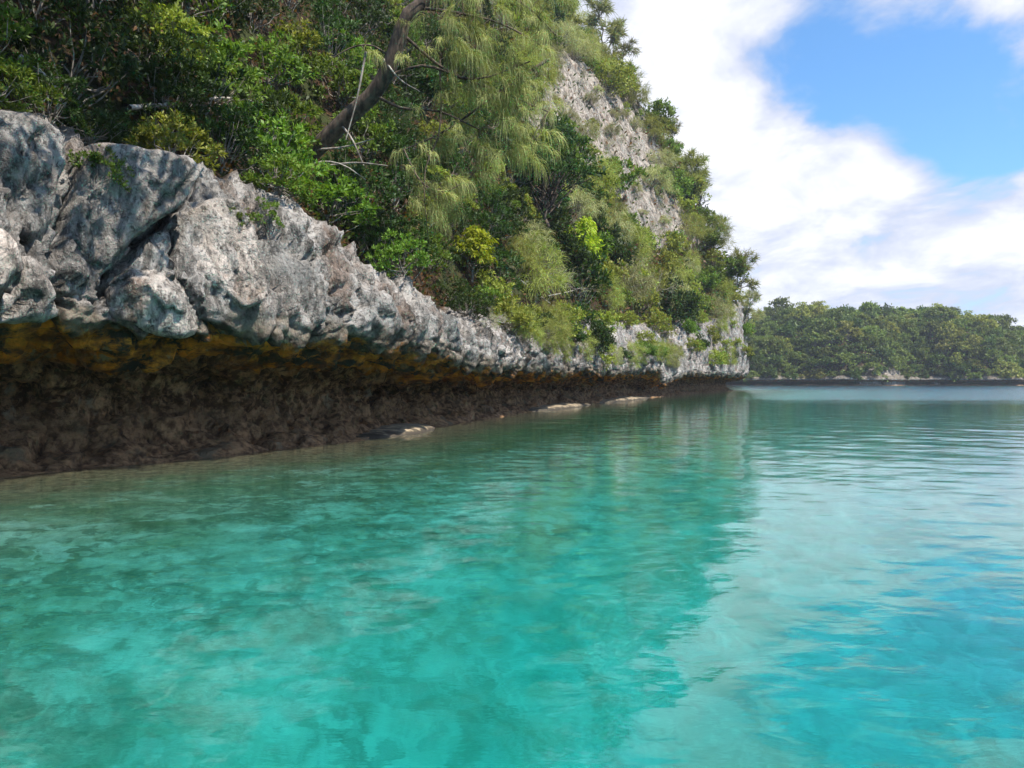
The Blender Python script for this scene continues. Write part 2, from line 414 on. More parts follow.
gx = np.concatenate([np.arange(-75, -26, 2.0), np.arange(-26, 44, .42)]); gy = np.concatenate([np.arange(-30, 4, 1.5), np.arange(4, 60, .36), np.arange(60, 146, .5), np.arange(146, 200, 2)])
XX, YY = np.meshgrid(gx, gy, indexing='ij'); xy = np.column_stack([XX.ravel(), YY.ravel()])
hz, hd, hs = hill_z(xy)
V = np.column_stack([xy, hz])
Fh = grid_faces(len(gx), len(gy))
keep = (hd[Fh] > .25).all(1)
Fh = Fh[keep]
sy = V[:, 1].copy(); sy[sy < 1] = 1
q = np.column_stack([512+F*V[:, 0]/sy, Y0-F*(V[:, 2]-CAM_H)/sy])
BARE = [[(528, 95), (555, 58), (590, 80), (640, 120), (655, 165), (640, 215), (600, 180), (560, 140), (530, 130)], [(625, 170), (665, 200), (690, 240), (660, 250), (630, 225)]]
bare = np.zeros(len(V))
for pl in BARE:
    dd = poly_dist(q, pl); ins = in_poly(q, pl); bare = np.maximum(bare, np.where(ins, 1, 1-dd/14).clip(0, 1)*(V[:, 1] > 30))
V[:, 2] += bare*(1.6*fbm(V/2.2, 4, .6, ridged=True))
V[:, 0] += bare*(1.0*fbm(V/2.0+4, 4, .6, ridged=True))
HL_V, HL_F = V, Fh
hill = link('hillside', mesh_np('hillside', V, Fh, M_HILL, True, {'bare': bare}))
tag(hill, kind='structure')

# ---------------------------------------------------------------- sea bed
M_BED, t, out = material('sea_bed')
pos = t.new('ShaderNodeNewGeometry').outputs['Position']
sand = t.mix(t.range(t.noise(pos, 1.3, 6, .65, .8), .35, .65), (.46, .47, .315), (.73, .735, .54))
rub = t.mix(t.range(t.noise(pos, 6, 6, .7), .35, .65), (.07, .06, .035), (.36, .29, .17))
patch = t.math('ADD', t.attr('reef_reflect').outputs['Fac'], t.math('MULTIPLY', t.math('SUBTRACT', t.noise(pos, .9, 7, .68, .6), .5), 1.7))
c = t.mix(t.range(patch, .05, .85), sand, (.15, .20, .085))
wv = t.vmath('ADD', pos, t.vmath('SCALE', t.noise(pos, 1.6, 5, .6, col=True), scale=1.5))
vo = t.new('ShaderNodeTexVoronoi', feature='DISTANCE_TO_EDGE'); t.put(vo.inputs['Vector'], wv); vo.inputs['Scale'].default_value = 1.9
stone = t.new('ShaderNodeTexVoronoi', feature='F1'); t.put(stone.inputs['Vector'], wv); stone.inputs['Scale'].default_value = 1.9
near_ = t.range(t.math('ADD', t.attr('reef_reflect').outputs['Fac'], t.math('MULTIPLY', t.math('SUBTRACT', t.noise(pos, .35, 4), .5), .8)), -.12, .40, .12, 1)
c = t.mix(t.math('MULTIPLY', t.range(vo.outputs[0], .22, .0), t.math('MULTIPLY', near_, t.range(t.noise(pos, 1.1, 3), .42, .62, .0, .7))), c, (.10, .13, .07))
sc_ = t.new('ShaderNodeSeparateXYZ'); t.put(sc_.inputs[0], stone.outputs['Color'])
mot = t.noise(wv, 2.4, 5, .6, .5)
c = t.mix(t.math('MULTIPLY', t.range(mot, .44, .60), t.math('MULTIPLY', near_, .75)), c, (.12, .155, .085))
c = t.mix(t.math('MULTIPLY', t.range(t.noise(wv, 1.5, 6, .65, .4), .58, .66), t.math('MULTIPLY', near_, .6)), c, (.72, .71, .54))
c = t.mix(t.range(t.math('ADD', t.attr('shallow').outputs['Fac'], t.math('SUBTRACT', t.noise(pos, 1.5, 6, .6), .5)), .35, .75), c, rub)
p = t.new('ShaderNodeBsdfPrincipled', inp={'Base Color': c, 'Roughness': 1.0}); p.inputs['Specular IOR Level'].default_value = 0
t.l.new(p.outputs[0], out.inputs[0])
def polar(r, a):
    RR, AA = np.meshgrid(r, a, indexing='ij'); return np.column_stack([(RR*np.sin(AA)).ravel(), (RR*np.cos(AA)).ravel()])
rb = np.concatenate([[.01], np.geomspace(.4, 60, 260), np.geomspace(64, 1600, 50)]); ab = np.linspace(-math.pi, math.pi, 361)
xy = polar(rb, ab); d, s = shore_dist(xy); sea = np.maximum(-d, 0)
rr = np.linalg.norm(xy, axis=1)
depth = np.interp(sea, [0, .8, 2.5, 4.5, 7, 9.5, 12, 16, 30, 80, 300], [.03, .16, .38, .8, 1.5, 2.4, 4.0, 6.5, 11, 16, 22])
depth = depth*np.clip(1+.22*fbm(np.column_stack([xy/4, 0*d]), 4), .5, 1.5)+.05*fbm(np.column_stack([xy/.7, 0*d]), 3)*sstep(.5, 2, sea)
bz = np.where(d > 0, -.03+np.minimum(d, 2)*0.02, -depth); bz = np.where(d > 3, -1, bz)
reef_reflect = np.clip(1-(sea-2)/9, 0, 1)*.74-.11+.45*sstep(14, 30, xy[:, 1])*sstep(16, 6, sea); shallow = np.clip(1.05-sea/4.6, 0, 1)  # reef, plus dark green cliff reflection painted into the bed farther out
bed = link('sea_floor', mesh_np('sea_floor', np.column_stack([xy, bz]), grid_faces(len(rb), len(ab)), M_BED, True, {'reef_reflect': reef_reflect, 'shallow': shallow}))
tag(bed, kind='structure')

# ---------------------------------------------------------------- the water: a closed body with real waves on top
M_WATER, t, out = material('sea_water')
pos = t.new('ShaderNodeNewGeometry').outputs['Position']
rip0 = t.noise(t.mapping(pos, (.6, 1, 1)), 11, 3, .5)
rip = t.math('ADD', t.math('MULTIPLY', rip0, .22), t.math('ADD', t.noise(t.mapping(pos, (.55, 1, 1)), 3.2, 4, .55, .4), t.math('MULTIPLY', t.noise(t.mapping(pos, (.5, 1, 1), (3, 1, 0)), .8, 3, .5), 1.6)))
bp = t.new('ShaderNodeBump'); bp.inputs['Strength'].default_value = .9; t.put(bp.inputs['Height'], rip)
sy_ = t.new('ShaderNodeSeparateXYZ'); t.put(sy_.inputs[0], pos)
wind = t.math('ADD', sy_.outputs[1], t.math('MULTIPLY', t.math('SUBTRACT', t.noise(pos, .035, 3), .5), 60))
t.put(bp.inputs['Distance'], t.range(wind, 60, 150, .006, .030))
nz_ = t.math('MULTIPLY', t.math('SUBTRACT', t.noise(t.mapping(pos, (.4, 1, 1)), .08, 4), .5), 34)
open_ = t.range(t.math('ADD', t.math('SUBTRACT', sy_.outputs[0], t.math('MULTIPLY', sy_.outputs[1], .27)), t.math('MULTIPLY', nz_, .2)), -1, 5)
ruffle = t.math('MULTIPLY', open_, t.range(t.math('ADD', sy_.outputs[1], nz_), 36, 75, 0.0, .22))
gl = t.new('ShaderNodeBsdfGlass', inp={'Color': (1, 1, 1), 'IOR': 1.333, 'Roughness': ruffle, 'Normal': bp.outputs[0]})
t.l.new(gl.outputs[0], out.inputs['Surface'])
va = t.new('ShaderNodeVolumeAbsorption', inp={'Color': (.0, .936, .966), 'Density': .54})
t.l.new(va.outputs[0], out.inputs['Volume'])
rw = np.concatenate([[.02], np.geomspace(.8, 45, 760), np.geomspace(45.4, 420, 330), np.geomspace(430, 1600, 40)])
aw = np.concatenate([np.linspace(-math.pi, -.72, 60, endpoint=False), np.linspace(-.72, .72, 520), np.linspace(.72, math.pi, 61)[1:]])
xy = polar(rw, aw); rr = np.linalg.norm(xy, axis=1)
wz = np.zeros(len(xy)); rs = np.random.RandomState(3)
for lam, amp, n, spread in ((3.4, .0026, 6, 2.0), (1.6, .0026, 10, 2.0), (.75, .0019, 14, 2.2), (.34, .0008, 12, 2.0), (.16, .00025, 10, 2.5)):
    for k in range(n):
        L = lam*rs.uniform(.75, 1.35); th = R(-100)+rs.normal()*spread*.5; kx, ky = math.cos(th)*2*math.pi/L, math.sin(th)*2*math.pi/L
        ph = rs.uniform(0, 6.28)
        res = np.maximum(rr*.0054, .01)                     # mesh spacing there: fade waves it cannot carry
        wz += amp/math.sqrt(n)*1.6*np.sin(xy[:, 0]*kx+xy[:, 1]*ky+ph)*(1-sstep(.14, .34, res/L))
calm = .65+.5*fbm(np.column_stack([xy/9.0, 0*wz]), 3)
wz *= np.clip(calm, .25, 1.4)
nr, na = len(rw), len(aw)
top = np.column_stack([xy, wz]); Ft = grid_faces(nr, na)
ring = np.arange((nr-1)*na, nr*na); base = len(top)
low = top[ring].copy(); low[:, 2] = -40
Vw = np.vstack([top, low, [[0, 0, -40]]]); j = np.arange(na-1)
Fs = np.stack([ring[j], base+j, base+j+1, ring[j+1]], 1)
Fb = np.stack([base+j, np.full(na-1, base+na), np.full(na-1, base+na), base+j+1], 1)
water = link('sea', None) if False else None
me = bpy.data.meshes.new('sea')
me.from_pydata(Vw.tolist(), [], [tuple(f) for f in Ft.tolist()]+[tuple(f) for f in Fs.tolist()]+[(int(a), base+na, int(b)) for a, b in zip(base+j, base+j+1)])
me.polygons.foreach_set('use_smooth', np.ones(len(me.polygons), bool)); me.materials.append(M_WATER); me.update()
import bmesh
bm = bmesh.new(); bm.from_mesh(me); bmesh.ops.remove_doubles(bm, verts=bm.verts, dist=1e-5); bmesh.ops.recalc_face_normals(bm, faces=bm.faces); bm.to_mesh(me); bm.free()
sea_o = link('sea', me); tag(sea_o, kind='structure')
# ---------------------------------------------------------------- picking points on the terrain
_bv = np.vstack([CL_V, HL_V]); _bf = np.vstack([CL_F, HL_F+len(CL_V)])
BVH = BVHTree.FromPolygons([tuple(v) for v in _bv.tolist()], [tuple(f) for f in _bf.tolist()])
EYE = Vector((0, 0, CAM_H))
def ray(px, py): return Vector(((px-512)/F, 1.0, (Y0-py)/F))
def at(px, py):
    h = BVH.ray_cast(EYE, ray(px, py).normalized())
    return h[0], h[1]
def pt(px, py, D): return EYE+ray(px, py)*D
def ground(x, y, top=200):
    h = BVH.ray_cast(Vector((x, y, top)), Vector((0, 0, -1))); return h[0], h[1]

# ---------------------------------------------------------------- foliage materials
def leaf_mat(name, dark, light, old, trans=.32, rough=.52, tcol=(1.25, 1.3, .55), old_amt=.06):
    m, t, out = material(name)
    r = t.attr('rnd').outputs['Fac']; oi = t.new('ShaderNodeObjectInfo').outputs['Random']
    c = t.mix(t.range(r, 0, 1, smooth=False), dark, light)
    c = t.mix(t.range(r, 1-old_amt-.001, 1-old_amt), c, old)
    hs = t.new('ShaderNodeHueSaturation'); t.put(hs.inputs['Color'], c)
    t.put(hs.inputs['Hue'], t.math('ADD', .5, t.math('MULTIPLY', t.math('SUBTRACT', oi, .5), .035)))
    t.put(hs.inputs['Value'], t.math('ADD', .72, t.math('MULTIPLY', oi, .6)))
    c = hs.outputs[0]
    p = t.new('ShaderNodeBsdfPrincipled', inp={'Base Color': c, 'Roughness': rough}); p.inputs['Specular IOR Level'].default_value = .25
    tr = t.new('ShaderNodeBsdfTranslucent'); t.put(tr.inputs['Color'], t.mix(1.0, c, tcol, 'MULTIPLY'))
    mx = t.new('ShaderNodeMixShader'); mx.inputs[0].default_value = trans
    t.l.new(p.outputs[0], mx.inputs[1]); t.l.new(tr.outputs[0], mx.inputs[2]); t.l.new(mx.outputs[0], out.inputs[0]); return m
ML = {
 'dark':  leaf_mat('leaf_dark', (.015, .034, .008), (.055, .098, .018), (.16, .09, .03)),  # dark green, lowered further to carry the shade over the left slope
 'mid':   leaf_mat('leaf_mid', (.045, .090, .012), (.185, .265, .034), (.25, .19, .04)),
 'olive': leaf_mat('leaf_olive', (.105, .135, .020), (.340, .360, .060), (.28, .22, .06)),
 'lime':  leaf_mat('leaf_lime', (.19, .26, .010), (.46, .52, .035), (.38, .34, .03), trans=.4),
 'needle': leaf_mat('needle_green', (.145, .165, .036), (.400, .415, .115), (.30, .26, .12), trans=.35, rough=.6),
 'far_dark': leaf_mat('leaf_far_dark', (.036, .062, .016), (.115, .155, .034), (.10, .09, .04)),
 'far_mid':  leaf_mat('leaf_far_mid', (.070, .105, .022), (.210, .245, .052), (.16, .14, .06)),
 'far_olive': leaf_mat('leaf_far_olive', (.13, .145, .032), (.38, .375, .085), (.2, .17, .08)),
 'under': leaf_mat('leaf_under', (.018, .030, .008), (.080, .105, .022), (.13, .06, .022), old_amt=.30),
 'casu':  leaf_mat('needle_casuarina', (.14, .165, .05), (.54, .55, .22), (.16, .12, .08), trans=.35, rough=.6),
 'pale':  leaf_mat('needle_grey', (.19, .195, .085), (.420, .410, .20), (.30, .25, .18), trans=.3, rough=.7),
}
def bark_mat(name, a, b, sc=6):
    m, t, out = material(name); pos = t.new('ShaderNodeNewGeometry').outputs['Position']
    n = t.noise(t.mapping(pos, (1, 1, .35)), sc, 6, .65)
    bp = t.new('ShaderNodeBump'); bp.inputs['Distance'].default_value = .03; t.put(bp.inputs['Height'], n)
    p = t.new('ShaderNodeBsdfPrincipled', inp={'Base Color': t.mix(t.range(n, .35, .65), a, b), 'Roughness': .9, 'Normal': bp.outputs[0]})
    t.l.new(p.outputs[0], out.inputs[0]); return m
M_BARK = bark_mat('bark_brown', (.035, .025, .018), (.15, .105, .075))
M_PALE = bark_mat('bark_pale', (.16, .13, .11), (.42, .38, .33))
M_GREYB = bark_mat('bark_grey', (.10, .085, .07), (.27, .24, .20))

# ---------------------------------------------------------------- geometry pieces
def unit(a): return a/np.maximum(np.linalg.norm(a, axis=-1, keepdims=True), 1e-9)
class Geo:
    def __init__(s): s.V = []; s.F = []; s.R = []; s.n = 0
    def add(s, V, Fq, r):
        s.V.append(V); s.F.append(Fq+s.n); s.R.append(np.broadcast_to(np.asarray(r, float), (len(V),)) if np.ndim(r) < 2 else r.ravel()); s.n += len(V)
    def leaves(s, p, d, up, L, W, rnd):
        """folded diamond leaves: base p, direction d, blade normal up"""
        p = np.asarray(p); n = len(p); d = unit(d); side = unit(np.cross(d, up)); nrm = np.cross(side, d)
        L = np.broadcast_to(L, (n,))[:, None]; W = np.broadcast_to(W, (n,))[:, None]
        V = np.stack([p, p+d*L*.52+side*W*.5+nrm*W*.12, p+d*L-nrm*L*.12, p+d*L*.52-side*W*.5+nrm*W*.12], 1).reshape(-1, 3)
        s.add(V, np.arange(n*4).reshape(n, 4), np.repeat(rnd, 4))
    def strands(s, p, d, L, W, rnd, droop, seg=3):
        """thin ribbons that start along d and bend down"""
        n = len(p); d = unit(np.asarray(d, float)); L = np.broadcast_to(L, (n,))[:, None]; W = np.broadcast_to(W, (n,))[:, None]
        side = unit(np.cross(d, np.random.RandomState(n).normal(size=(n, 3)))); q = np.asarray(p, float).copy(); rows = []
        for k in range(seg+1):
            w = W*(1-.8*k/seg); rows.append(np.stack([q-side*w/2, q+side*w/2], 1))
            q = q+d*L/seg; d = unit(d+np.array([0, 0, -1.0])*droop*1.2/seg*3)
        A = np.stack(rows, 1)                              # n, seg+1, 2, 3
        V = A.reshape(-1, 3); b = (np.arange(n)*(seg+1)*2)[:, None]+np.arange(seg)[None]*2
        Fq = np.stack([b, b+1, b+3, b+2], -1).reshape(-1, 4); s.add(V, Fq, np.repeat(rnd, (seg+1)*2))
    def tube(s, pts, r0, r1, sides=6, r=.5, wob=0):
        pts = np.asarray(pts, float); n = len(pts); t = unit(np.gradient(pts, axis=0)); ref = np.array([.31, .17, .93]) if abs(t[0, 2]) < .9 else np.array([1., .2, 0])
        a = unit(np.cross(t, ref)); b = np.cross(t, a); rad = np.linspace(r0, r1, n)[:, None, None] if np.ndim(r0) == 0 else np.asarray(r0)[:, None, None]
        an = np.linspace(0, 2*math.pi, sides, endpoint=False); V = pts[:, None]+rad*(a[:, None]*np.cos(an)[None, :, None]+b[:, None]*np.sin(an)[None, :, None])
        i = np.arange(n-1)[:, None]; j = np.arange(sides)[None]; jn = (j+1) % sides
        Fq = np.stack([i*sides+j, i*sides+jn, (i+1)*sides+jn, (i+1)*sides+j], -1).reshape(-1, 4); s.add(V.reshape(-1, 3), Fq, r)
        tip = np.vstack([V[-1], pts[-1:]+t[-1:]*rad[-1, 0, 0]]); k = np.arange(0, sides, 2)
        s.add(tip, np.stack([k, (k+1) % sides, (k+2) % sides, np.full(len(k), sides)], 1), r)
    def mesh(s, name, mat, smooth=True):
        return mesh_np(name, np.vstack(s.V), np.vstack(s.F), mat, smooth, {'rnd': np.concatenate(s.R)})

def bend(a, b, n=6, sag=0.0, wob=0.0, rs=None):
    a, b = np.asarray(a, float), np.asarray(b, float); t = np.linspace(0, 1, n)[:, None]; p = a+(b-a)*t
    p[:, 2] += sag*np.sin(t[:, 0]*math.pi)
    if wob and rs is not None: p[1:-1] += rs.normal(size=(n-2, 3))*wob
    return p
def sph(rs, n, zmin=-1.0):
    z = rs.uniform(zmin, 1, n); a = rs.uniform(0, 2*math.pi, n); r = np.sqrt(1-z*z); return np.column_stack([r*np.cos(a), r*np.sin(a), z])

def leafy(seed, R3, nclump, twigs, per, leaf, width, zc=.55, zmin=-.35, lift=.35, droop=0.0, flat=.7, tr=.05, stem_r=.05, crel=.33):
    """shrub or tree crown: stems, limbs, and clumps of leaf rosettes; base at the origin, radii R3"""
    rs = np.random.RandomState(seed); R3 = np.asarray(R3, float); fol, wood = Geo(), Geo()
    c0 = np.array([0, 0, R3[2]*zc*1.25]); dirs = sph(rs, nclump, zmin); lump = 1+.28*pnoise(dirs*1.7+seed)
    cen = c0+dirs*R3*(rs.uniform(.55, 1.0, nclump)*lump)[:, None]
    rc = R3.mean()*crel*rs.uniform(.7, 1.3, nclump)
    trunk_top = c0*np.array([1, 1, .75]); tp = bend((0, 0, -.4), trunk_top, 7, 0, .05*R3[0], rs); wood.tube(tp, stem_r, stem_r*.55, 7)
    for i in range(nclump):
        k = rs.randint(2, 7); mid_ = bend(tp[k], cen[i], 6, -.08*R3[2], .03*R3[0], rs); wood.tube(mid_, stem_r*.42, stem_r*.1, 4)
        td = sph(rs, twigs, -.25); tips = cen[i]+td*rc[i]*np.array([1, 1, flat])*rs.uniform(.55, 1.05, twigs)[:, None]
        ax = unit(td+.6*(dirs[i])+np.array([0, 0, lift]))
        n = twigs*per; A = np.repeat(ax, per, 0); T = np.repeat(tips, per, 0); az = rs.uniform(0, 2*math.pi, n)
        ref = unit(np.cross(A, rs.normal(size=(n, 3)))); ref2 = np.cross(A, ref)
        ring = ref*np.cos(az)[:, None]+ref2*np.sin(az)[:, None]; op = rs.uniform(.25, 1.3, n)[:, None]
        d = unit(A*.75+ring*op+np.array([0, 0, -droop])); up = unit(A+ring*-.3+rs.normal(size=(n, 3))*.35)
        P_ = T+ring*leaf*.12+A*rs.uniform(-.8, .3, n)[:, None]*leaf
        depth = np.clip((np.linalg.norm((P_-c0)/R3, axis=1)), 0, 1.3)
        rnd = np.clip(rs.uniform(0, 1, n)*.75+.25*rs.uniform(0, 1), 0, 1)
        fol.leaves(P_, d, up, leaf*rs.uniform(.7, 1.25, n), width*rs.uniform(.75, 1.2, n), rnd)
    return fol, wood

def feathery(seed, R3, ntuft, per, L, W, zc=.5, zmin=-.3, droop=.5, spread=.9, stem_r=.05, up=.3, jit=1.0):
    """casuarina-like shrub: tufts of fine strands on arching twigs"""
    rs = np.random.RandomState(seed); R3 = np.asarray(R3, float); fol, wood = Geo(), Geo()
    c0 = np.array([0, 0, R3[2]*zc*1.25]); dirs = sph(rs, ntuft, zmin); lump = 1+.3*pnoise(dirs*1.9+seed)
    cen = c0+dirs*R3*(rs.uniform(.35, 1.0, ntuft)**.7*lump)[:, None]
    tp = bend((0, 0, -.4), c0*np.array([1, 1, 1.25]), 8, 0, .06*R3[0], rs); wood.tube(tp, stem_r, stem_r*.4, 6)
    for i in range(ntuft):
        k = rs.randint(2, 8); wood.tube(bend(tp[k], cen[i], 5, .08*R3[2], .02*R3[0], rs), stem_r*.3, stem_r*.08, 3)
        d = unit(rs.normal(size=(per, 3))*spread+dirs[i]*1.0+np.array([0, 0, up])); p_ = cen[i]+rs.normal(size=(per, 3))*L*.16*jit
        fol.strands(p_, d, L*rs.uniform(.6, 1.2, per), W, np.clip(rs.uniform(0, .7)+rs.uniform(0, .3, per), 0, 1), droop, 3)
    return fol, wood

def branchy(seed, H, levels=4, r0=.11, lean=(.1, 0, 1), nch=3, spread=.75, wisps=5, wl=.5, ww=.02, droop=.25, leafy_=False, shrink=.68):
    """open-crowned tree: real forking limbs with sparse wisps at the ends"""
    rs = np.random.RandomState(seed); fol, wood = Geo(), Geo()
    def grow(p, d, L, r, lv):
        q = p+d*L; wood.tube(bend(p, q, 5, 0, .05*L, rs), r, r*.62, 5 if lv > 1 else 3)
        if lv <= 1:
            m = wisps; b = p+(q-p)*rs.uniform(.2, 1, m)[:, None]
            if leafy_: fol.leaves(b, d+rs.normal(size=(m, 3))*.8, rs.normal(size=(m, 3))*.5+np.array([0, 0, 1]), wl*rs.uniform(.7, 1.2, m), ww, rs.uniform(0, 1, m))
            else: fol.strands(b, d+rs.normal(size=(m, 3))*.7, wl*rs.uniform(.6, 1.2, m), ww, rs.uniform(0, 1, m), droop, 2)
        if lv <= 0: return
        for k in range(nch if lv > 1 else nch+1):
            nd = unit(d*.9+rs.normal(size=3)*spread+np.array([0, 0, .22])); grow(p+(q-p)*rs.uniform(.55, 1.0), nd, L*shrink*rs.uniform(.8, 1.15), r*.58, lv-1)
    grow(np.array([0, 0, -.3]), unit(np.asarray(lean, float)), H*.38, r0, levels)
    return fol, wood

def plant(name, fol, wood, lm, bm_, crown='foliage', stem='stem'):
    """a plant: an Empty at its foot that parents foliage and stems"""
    e = bpy.data.objects.new(name, None); e.empty_display_size = .3; COL.objects.link(e)
    a = link(crown, fol.mesh(crown, lm), e); b = link(stem, wood.mesh(stem, bm_), e)
    return e
def copy_plant(src, lm=None):
    r = src.copy(); COL.objects.link(r)
    for k in ('label', 'group', 'category'):
        if k in r: del r[k]
    for ch in list(src.children):
        c = ch.copy(); COL.objects.link(c); c.parent = r
        if lm is not None and c.data.materials[0].name.startswith(('leaf', 'needle')): c.material_slots[0].link = 'OBJECT'; c.material_slots[0].material = lm
    return r
# ---------------------------------------------------------------- prototypes of the hillside plants
PR = {}
def proto(key, name, fw, lm, bm_=None, crown='foliage', stem='stem', size=1.0):
    PR[key] = dict(obj=plant(name, fw[0], fw[1], ML[lm], bm_ or M_GREYB, crown, stem), used=False, size=size)
# near, seen leaf by leaf (2 m wide or so)
proto('n_a', 'broadleaf_shrub', leafy(11, (1.1, 1.1, .85), 30, 11, 9, .115, .05), 'dark')
proto('n_b', 'broadleaf_shrub', leafy(12, (1.2, 1.0, .8), 28, 11, 9, .125, .05, flat=.45, crel=.28), 'mid')
proto('n_c', 'broadleaf_shrub', leafy(13, (.9, .9, 1.1), 28, 11, 9, .12, .042, crel=.28), 'dark')
proto('lime', 'lime_shrub', leafy(14, (.8, .8, 1.0), 26, 9, 9, .22, .055, droop=.8, lift=.1, flat=.9), 'lime')
# middle distance (3 m wide)
proto('m_a', 'hillside_shrub', leafy(21, (1.5, 1.5, 1.15), 34, 10, 6, .24, .10), 'mid')
proto('m_b', 'hillside_shrub', leafy(22, (1.5, 1.5, 1.3), 34, 10, 6, .22, .09), 'olive')
proto('m_c', 'hillside_shrub', leafy(23, (1.4, 1.5, 1.2), 32, 10, 6, .23, .10), 'dark')
proto('f_a', 'feathery_shrub', feathery(31, (1.4, 1.4, 1.5), 80, 26, .62, .022), 'needle')
proto('f_b', 'feathery_shrub', feathery(32, (1.6, 1.5, 1.3), 80, 26, .60, .022, droop=.8), 'pale')
proto('f_c', 'feathery_shrub', feathery(33, (1.2, 1.2, 1.9), 80, 26, .62, .024, droop=.3), 'needle')
proto('tree_a', 'broadleaf_tree', leafy(41, (2.4, 2.2, 1.9), 52, 11, 6, .24, .10, zc=.8, zmin=-.2, flat=.5, stem_r=.11, crel=.26), 'dark', M_BARK, 'crown', 'trunk')
PR['t'] = dict(obj=PR['tree_a']['obj'], used=True, size=1)
proto('open_a', 'open_crowned_tree', branchy(51, 5.4, 5, .12, (.15, 0, 1), 3, .6, 7, .45, .05, .15), 'pale', M_GREYB, 'crown', 'trunk')
proto('open_b', 'open_crowned_tree', branchy(52, 5.4, 5, .11, (-.1, .1, 1), 3, .5, 7, .50, .05, .2), 'needle', M_GREYB, 'crown', 'trunk')
proto('bare', 'twiggy_shrub', branchy(53, 3.0, 4, .035, (.1, .1, 1), 4, .75, 1, .25, .02, .3), 'pale', M_PALE, 'foliage', 'stem')

def put(key, loc, scale, rz=None, lm=None, tilt=(0, 0), rs=random):
    p = PR[key]
    if not p['used'] and lm is None: o = p['obj']; p['used'] = True
    else: o = copy_plant(p['obj'], ML[lm] if lm else None)
    o.location = loc; s = scale if hasattr(scale, '__len__') else (scale,)*3; o.scale = s
    o.rotation_euler = (tilt[0], tilt[1], rs.uniform(0, 6.283) if rz is None else rz)
    return o

rnd = random.Random(5)
placed = []                                             # (pos, radius)
GROUPS = {
 't': ('tree', 'dark green rounded tree among the shrubs of the steep hillside', 'dark trees on the steep hillside'),
 'n_a': ('shrub', 'dark green broadleaf shrub above the bare rock edge', 'broadleaf shrubs above the rock edge'),
 'n_b': ('shrub', 'mid green broadleaf shrub with sunlit brightness in its leaf colour above the rock', 'broadleaf shrubs above the rock edge'),
 'n_c': ('shrub', 'upright dark leafy shrub above the bare rock edge', 'broadleaf shrubs above the rock edge'),
 'm_a': ('shrub', 'bright green rounded shrub on the steep hillside', 'shrubs on the steep hillside'),
 'm_b': ('shrub', 'yellowish olive rounded shrub on the steep hillside', 'shrubs on the steep hillside'),
 'm_c': ('shrub', 'dark green rounded shrub on the steep hillside', 'shrubs on the steep hillside'),
 'f_a': ('shrub', 'feathery yellow green shrub of fine needles on the hillside', 'feathery shrubs on the hillside'),
 'f_b': ('shrub', 'greyish feathery shrub with drooping fine needles on the hillside', 'feathery shrubs on the hillside'),
 'f_c': ('shrub', 'tall feathery yellow green shrub of upright needles on the hillside', 'feathery shrubs on the hillside'),
 'bare': ('shrub', 'pale twiggy shrub with hardly any leaves on the hillside', 'twiggy shrubs on the hillside'),
}
def named(o, key, label=None, cat=None, group=None):
    c, l, g = GROUPS.get(key, ('tree', None, None))
    tag(o, label or l, cat or c, group if label else (group or g)); return o

def spot(px, py, dy=0.0):
    h, n = at(px, py)
    return h

# ---------------------------------------------------------------- singled-out plants
def special(key, px, py, size, label, cat, lm=None, rz=None, sink=.15, tilt=(0, 0), fwd=0.0):
    """py is where it grows from; size is its scale"""
    h = spot(px, py); h = h+(EYE-h).normalized()*fwd
    o = put(key, h-Vector((0, 0, sink)), size, rz, lm, tilt, rnd); tag(o, label, cat); placed.append((Vector(h), 1.0*(size if not hasattr(size, '__len__') else size[0]))); return o
special('lime', 472, 268, 1.1, 'lime green drooping shrub below the hanging casuarina branches', 'shrub', fwd=1.6)
special('lime', 580, 264, (1.5, 1.5, 2.0), 'lime yellow shrub hanging beside the big dark tree on the slope', 'shrub', fwd=2.6)
special('tree_a', 545, 222, (1.25, 1.25, 1.5), 'big dark leafy tree right of the casuarina in front of the pale slope', 'tree', fwd=2.0)
special('n_c', 268, 225, (.30, .30, .34), 'small leafy shrub on the grey rock face below the casuarina roots', 'shrub', lm='mid')

# ---------------------------------------------------------------- the rest of the slope, spaced by size
BAREP = [np.array(b, float) for b in BARE]
def pick_kind(px, py, D):
    r = rnd.random(); big = rnd.choice([.75, .9, 1.0, 1.1, 1.35])
    if 170 < px < 345 and r < .5: return 'n_b', rnd.uniform(1.0, 1.5)  # lighter shrubs picked here to paint sunlit clumps into the leaves
    if px < 345: return ('n_a' if r < .42 else 'n_b' if r < .72 else 'n_c'), rnd.uniform(.8, 1.35)
    if 345 <= px < 560 and py < 250 and D < 60: return ('n_a' if r < .4 else 'n_b' if r < .6 else 'n_c' if r < .85 else 'm_c'), rnd.uniform(.9, 1.4)
    if D < 36: return ('n_a' if r < .33 else 'n_b' if r < .68 else 'n_c' if r < .94 else 'f_a'), rnd.uniform(.85, 1.4)
    big *= 1.15+.45*sstep(50, 110, D)
    if px > 690 and py < 300: return ('m_a' if r < .4 else 'm_b' if r < .6 else 'm_c' if r < .75 else 'f_c'), big*1.1
    if px > 590: return ('m_a' if r < .26 else 'm_b' if r < .52 else 'm_c' if r < .58 else 'f_a' if r < .76 else 'f_c' if r < .86 else 'f_b' if r < .96 else 'bare'), big
    return ('m_a' if r < .26 else 'm_b' if r < .42 else 'm_c' if r < .56 else 't' if r < .62 else 'f_a' if r < .8 else 'f_b' if r < .92 else 'bare'), big
cand = []
for k in range(9000):
    px, py = rnd.uniform(-110, 765), rnd.uniform(-130, 372)
    h, n = at(px, py)
    if h is None or h.y > 150: continue
    cand.append((px, py, h, n))
_d, _s = shore_dist(np.array([[c[2].x, c[2].y] for c in cand])); _P = path_at(_s)
